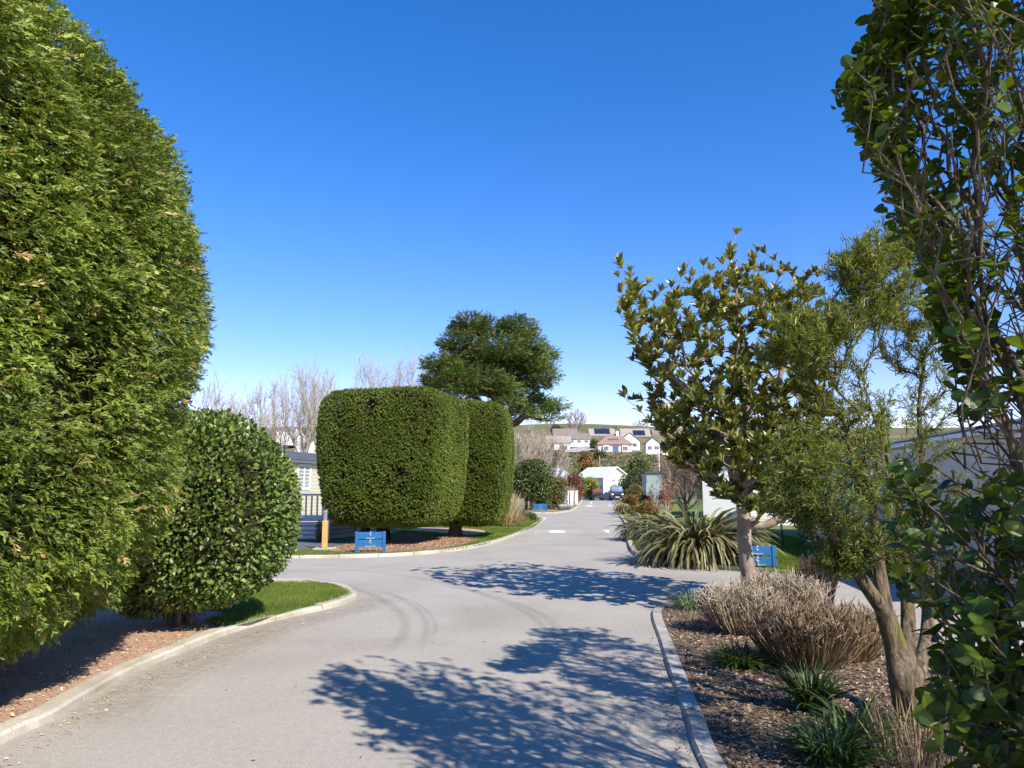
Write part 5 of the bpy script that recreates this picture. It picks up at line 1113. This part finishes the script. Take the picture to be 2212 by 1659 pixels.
# ---- houses on the slope behind
def tzc(px, d): return float(tz(A(px, 1055, d)[0], d))
def hill_bungalow():
    d = 250; zb = A(0, 978, d)[2]
    t, L, rf = home('bungalow', 'brown-roofed white bungalow with a wide dormer and blue door on the slope', 'house', 1290, 1370, d, zb, 2.75, 3.6, 8.5, W_cream, R_pink, 'x', hip=4.2, over=.55, wins=[(.10, 1.3, .7, 1.5, 'd')], chimney=(.12, -.9))
    for u in (-.27, .30): b = part(t, 'bay', P_white, ((u * L, -4.5, 1.15), (2.0, .7, 2.3))); window(b, u * L, -4.86, 1.35, 1.7, 1.5, 'y', GLS, bars=2)
    part(t, 'door', P_door, ((.02 * L, -4.3, 1.05), (1.9, .1, 2.2))); dm = part(rf, 'dormer', P_dgrey, ((-.02 * L, -2.2, 4.25), (3.0, 1.6, .95))); window(dm, -.02 * L, -3.02, 4.25, 2.8, .8, 'y', GLS, P_dgrey, bars=2)
    tf = thing('garden_fence', 'brown boarded fence below the brown-roofed bungalow', 'fence', (A(1333, 1055, 240)[0], 240, A(0, 981, 240)[2])); part(tf, 'boards', P_brownfence, ((0, 0, -.3), (11.5, .08, 2.2)))
    for k in range(4): part(tf, 'post', P_brownfence, ((-5.4 + 3.6 * k, -.08, -.2), (.14, .14, 2.5)))
hill_bungalow()
def hill(label, px0, px1, ytop, yeave, ybase, d, wall, roof, axis='x', hip=0.0, wins=2, solar=None, name='house', depth=7.5, chimney=None, rz=0.0):
    zb = A(0, ybase, d)[2]; ze = A(0, yeave, d)[2]; zt = A(0, ytop, d + depth / 2)[2]
    w_ = [(.5 / wins + k / wins, (ze - zb) * .55, 1.5, min(1.3, (ze - zb) * .5), 'd') for k in range(wins)] if wins else []
    t, L, rf = home(name, label, 'house', px0, px1, d, zb, ze - zb, zt - ze, depth, wall, roof, axis, hip, rz, w_, .35, chimney, 'houses on the hillside')
    if solar:
        u0, u1, f0, f1 = solar; rise = zt - ze; half = depth / 2 + .35; V = []
        for u, f in ((u0, f0), (u1, f0), (u1, f1), (u0, f1)): V.append((-L / 2 + u * L, -half + half * f, ze - zb + .05 + rise * f + .12))
        V2 = [(a, b, c - .08) for a, b, c in V]; g = Geo(); g.add(V + V2, [(0, 1, 2, 3), (4, 7, 6, 5), (0, 4, 5, 1), (1, 5, 6, 2), (2, 6, 7, 3), (3, 7, 4, 0)]); g.build('solar_panel', SOL, rf)
hill('long brown-roofed white house highest above the sloping street', 1195, 1250, 926, 942, 956, 322, W_white, R_brown, wins=3)
hill('low white house under a long brown roof, behind the hillside lamp post', 1226, 1278, 936, 949, 960, 285, W_white, R_brown, wins=3)
hill('white house with a pinkish-tan roof at the left end of the sloping street', 1178, 1236, 942, 957, 975, 258, W_white, R_tan, wins=2)
hill('house with a tan roof and two dark solar panels, directly above the brown bungalow', 1274, 1332, 926, 941, 951, 335, W_white, R_tan, solar=(.2, .82, .2, .95), wins=2)
hill('tan-roofed house with one solar panel, right of the brown bungalow', 1343, 1409, 926, 943, 957, 328, W_white, R_tan, solar=(.42, .84, .1, .75), wins=2)
hill('wide house with a faded brown roof near the magnolia crown on the skyline', 1413, 1492, 927, 944, 955, 335, W_white, R_brown, wins=2)
hill('white gabled house with a pale grey roof tucked behind the brown bungalow', 1340, 1386, 936, 952, 972, 275, W_white, R_tan, 'y', wins=2)
hill('white house with conservatory glazing and a grey roof, right of the brown bungalow', 1396, 1430, 946, 958, 979, 252, W_white, R_grey, 'y', wins=2, depth=6)
hill('white wing with a small gable right of the conservatory house', 1431, 1468, 949, 960, 979, 254, W_white, R_grey, 'y', wins=2, depth=6)
hill('small white gabled house behind the tall leafless tree on the left', 632, 668, 934, 948, 972, 250, W_white, R_grey, 'y', wins=1)
hill('white house just left of the broad clipped yew top, with a brown roof', 670, 712, 938, 950, 972, 255, W_white, R_brown, wins=2)
hill('white house with a grey roof low on the skyline above the round glossy bush', 590, 632, 922, 930, 945, 300, W_white, R_grey, wins=2)
hill('pinkish house half hidden by the magnolia, on the slope at its left edge', 1500, 1560, 962, 976, 1000, 190, W_cream, R_pink, wins=2)
hill('white house behind the magnolia and the wattle stems', 1640, 1740, 965, 985, 1015, 170, W_white, R_grey, wins=3)
hill('white house behind the narrow-leaved tree at the far right of the slope', 1790, 1880, 950, 975, 1010, 175, W_white, R_brown, wins=2)
# street running up between the hill houses, a parked car on it, street furniture
def street():
    pts = [(1222, 992, 236), (1240, 984, 246), (1255, 975, 258), (1272, 966, 275), (1290, 956, 300)]
    g = Geo(); V = []
    for px, py, d in pts:
        x = A(px, 1055, d)[0]
        for o in (-3.6, 3.6): V.append((x + o, d, float(tz(x + o, d)) + .35))
    g.add(V, [(2 * k, 2 * k + 1, 2 * k + 3, 2 * k + 2) for k in range(len(pts) - 1)]); struct(g.build('street', plain('street_asphalt', (.36, .33, .31), .9, .1, .5)))
street()
def hill_car():
    d = 250; x = A(1221, 1055, d)[0]; t = thing('parked_car', 'dark car parked in front of the white house on the sloping street', 'car', (x, d, A(0, 971, d)[2]), R(10))
    loft(t, 'body', P_navy, [(0, .8, .74, .3, .55, .85), (.9, .88, .8, .25, .85, .98), (1.7, .88, .62, .25, .9, 1.45), (3.2, .88, .62, .25, .9, 1.48), (4.1, .82, .7, .3, .8, 1.0)], .06); part(t, 'windscreen', GLB, ((0, 1.2, 1.22), (1.2, .06, .4), 0, 0, R(-40))); wheels(t, (-.8, .8), (.75, 3.2), .31, .2)
hill_car()
def pole(label, px, ytop, ybase, d, r, name='lamp_post', cat='lamp post', arm=.8, mat=None):
    x = A(px, 1055, d)[0]; zb = A(0, ybase, d)[2]; zt = A(0, ytop, d)[2]; t = thing(name, label, cat, (x, d, zb)); g = Geo(); g.tube([(0, 0, -.3), (0, 0, zt - zb)], [r * 1.2, r * .8], 8); g.build('post', mat or P_silver, t, True)
    if arm: g = Geo(); g.tube([(0, 0, zt - zb), (arm * .5, 0, zt - zb + .12), (arm, 0, zt - zb + .1)], r * .7, 6); g.build('arm', mat or P_silver, t, True); part(t, 'lamp_head', P_silver, ((arm + .2, 0, zt - zb + .08), (.5, .2, .12)))
pole('slim lamp post on the sloping street in front of the low white house', 1249, 934, 974, 255, .12)
pole('white pole standing above the grey shed roof', 1425, 974, 1052, 74, .07, 'flag_pole', 'pole', 0, P_white)
pole('wooden utility pole on the slope below the brown bungalow', 1296, 984, 1012, 165, .12, 'utility_pole', 'utility pole', 0, B_grey)
def rail():
    d = 236; t = thing('railing', 'long white railing in front of the conservatory house', 'railing', (A(1430, 1055, d)[0], d, A(0, 982, d)[2])); part(t, 'top_rail', P_white, ((0, 0, .75), (9.4, .12, .14)))
    for k in range(7): part(t, 'post', P_white, ((-4.6 + 1.53 * k, 0, 0), (.12, .12, 1.4)))
rail()
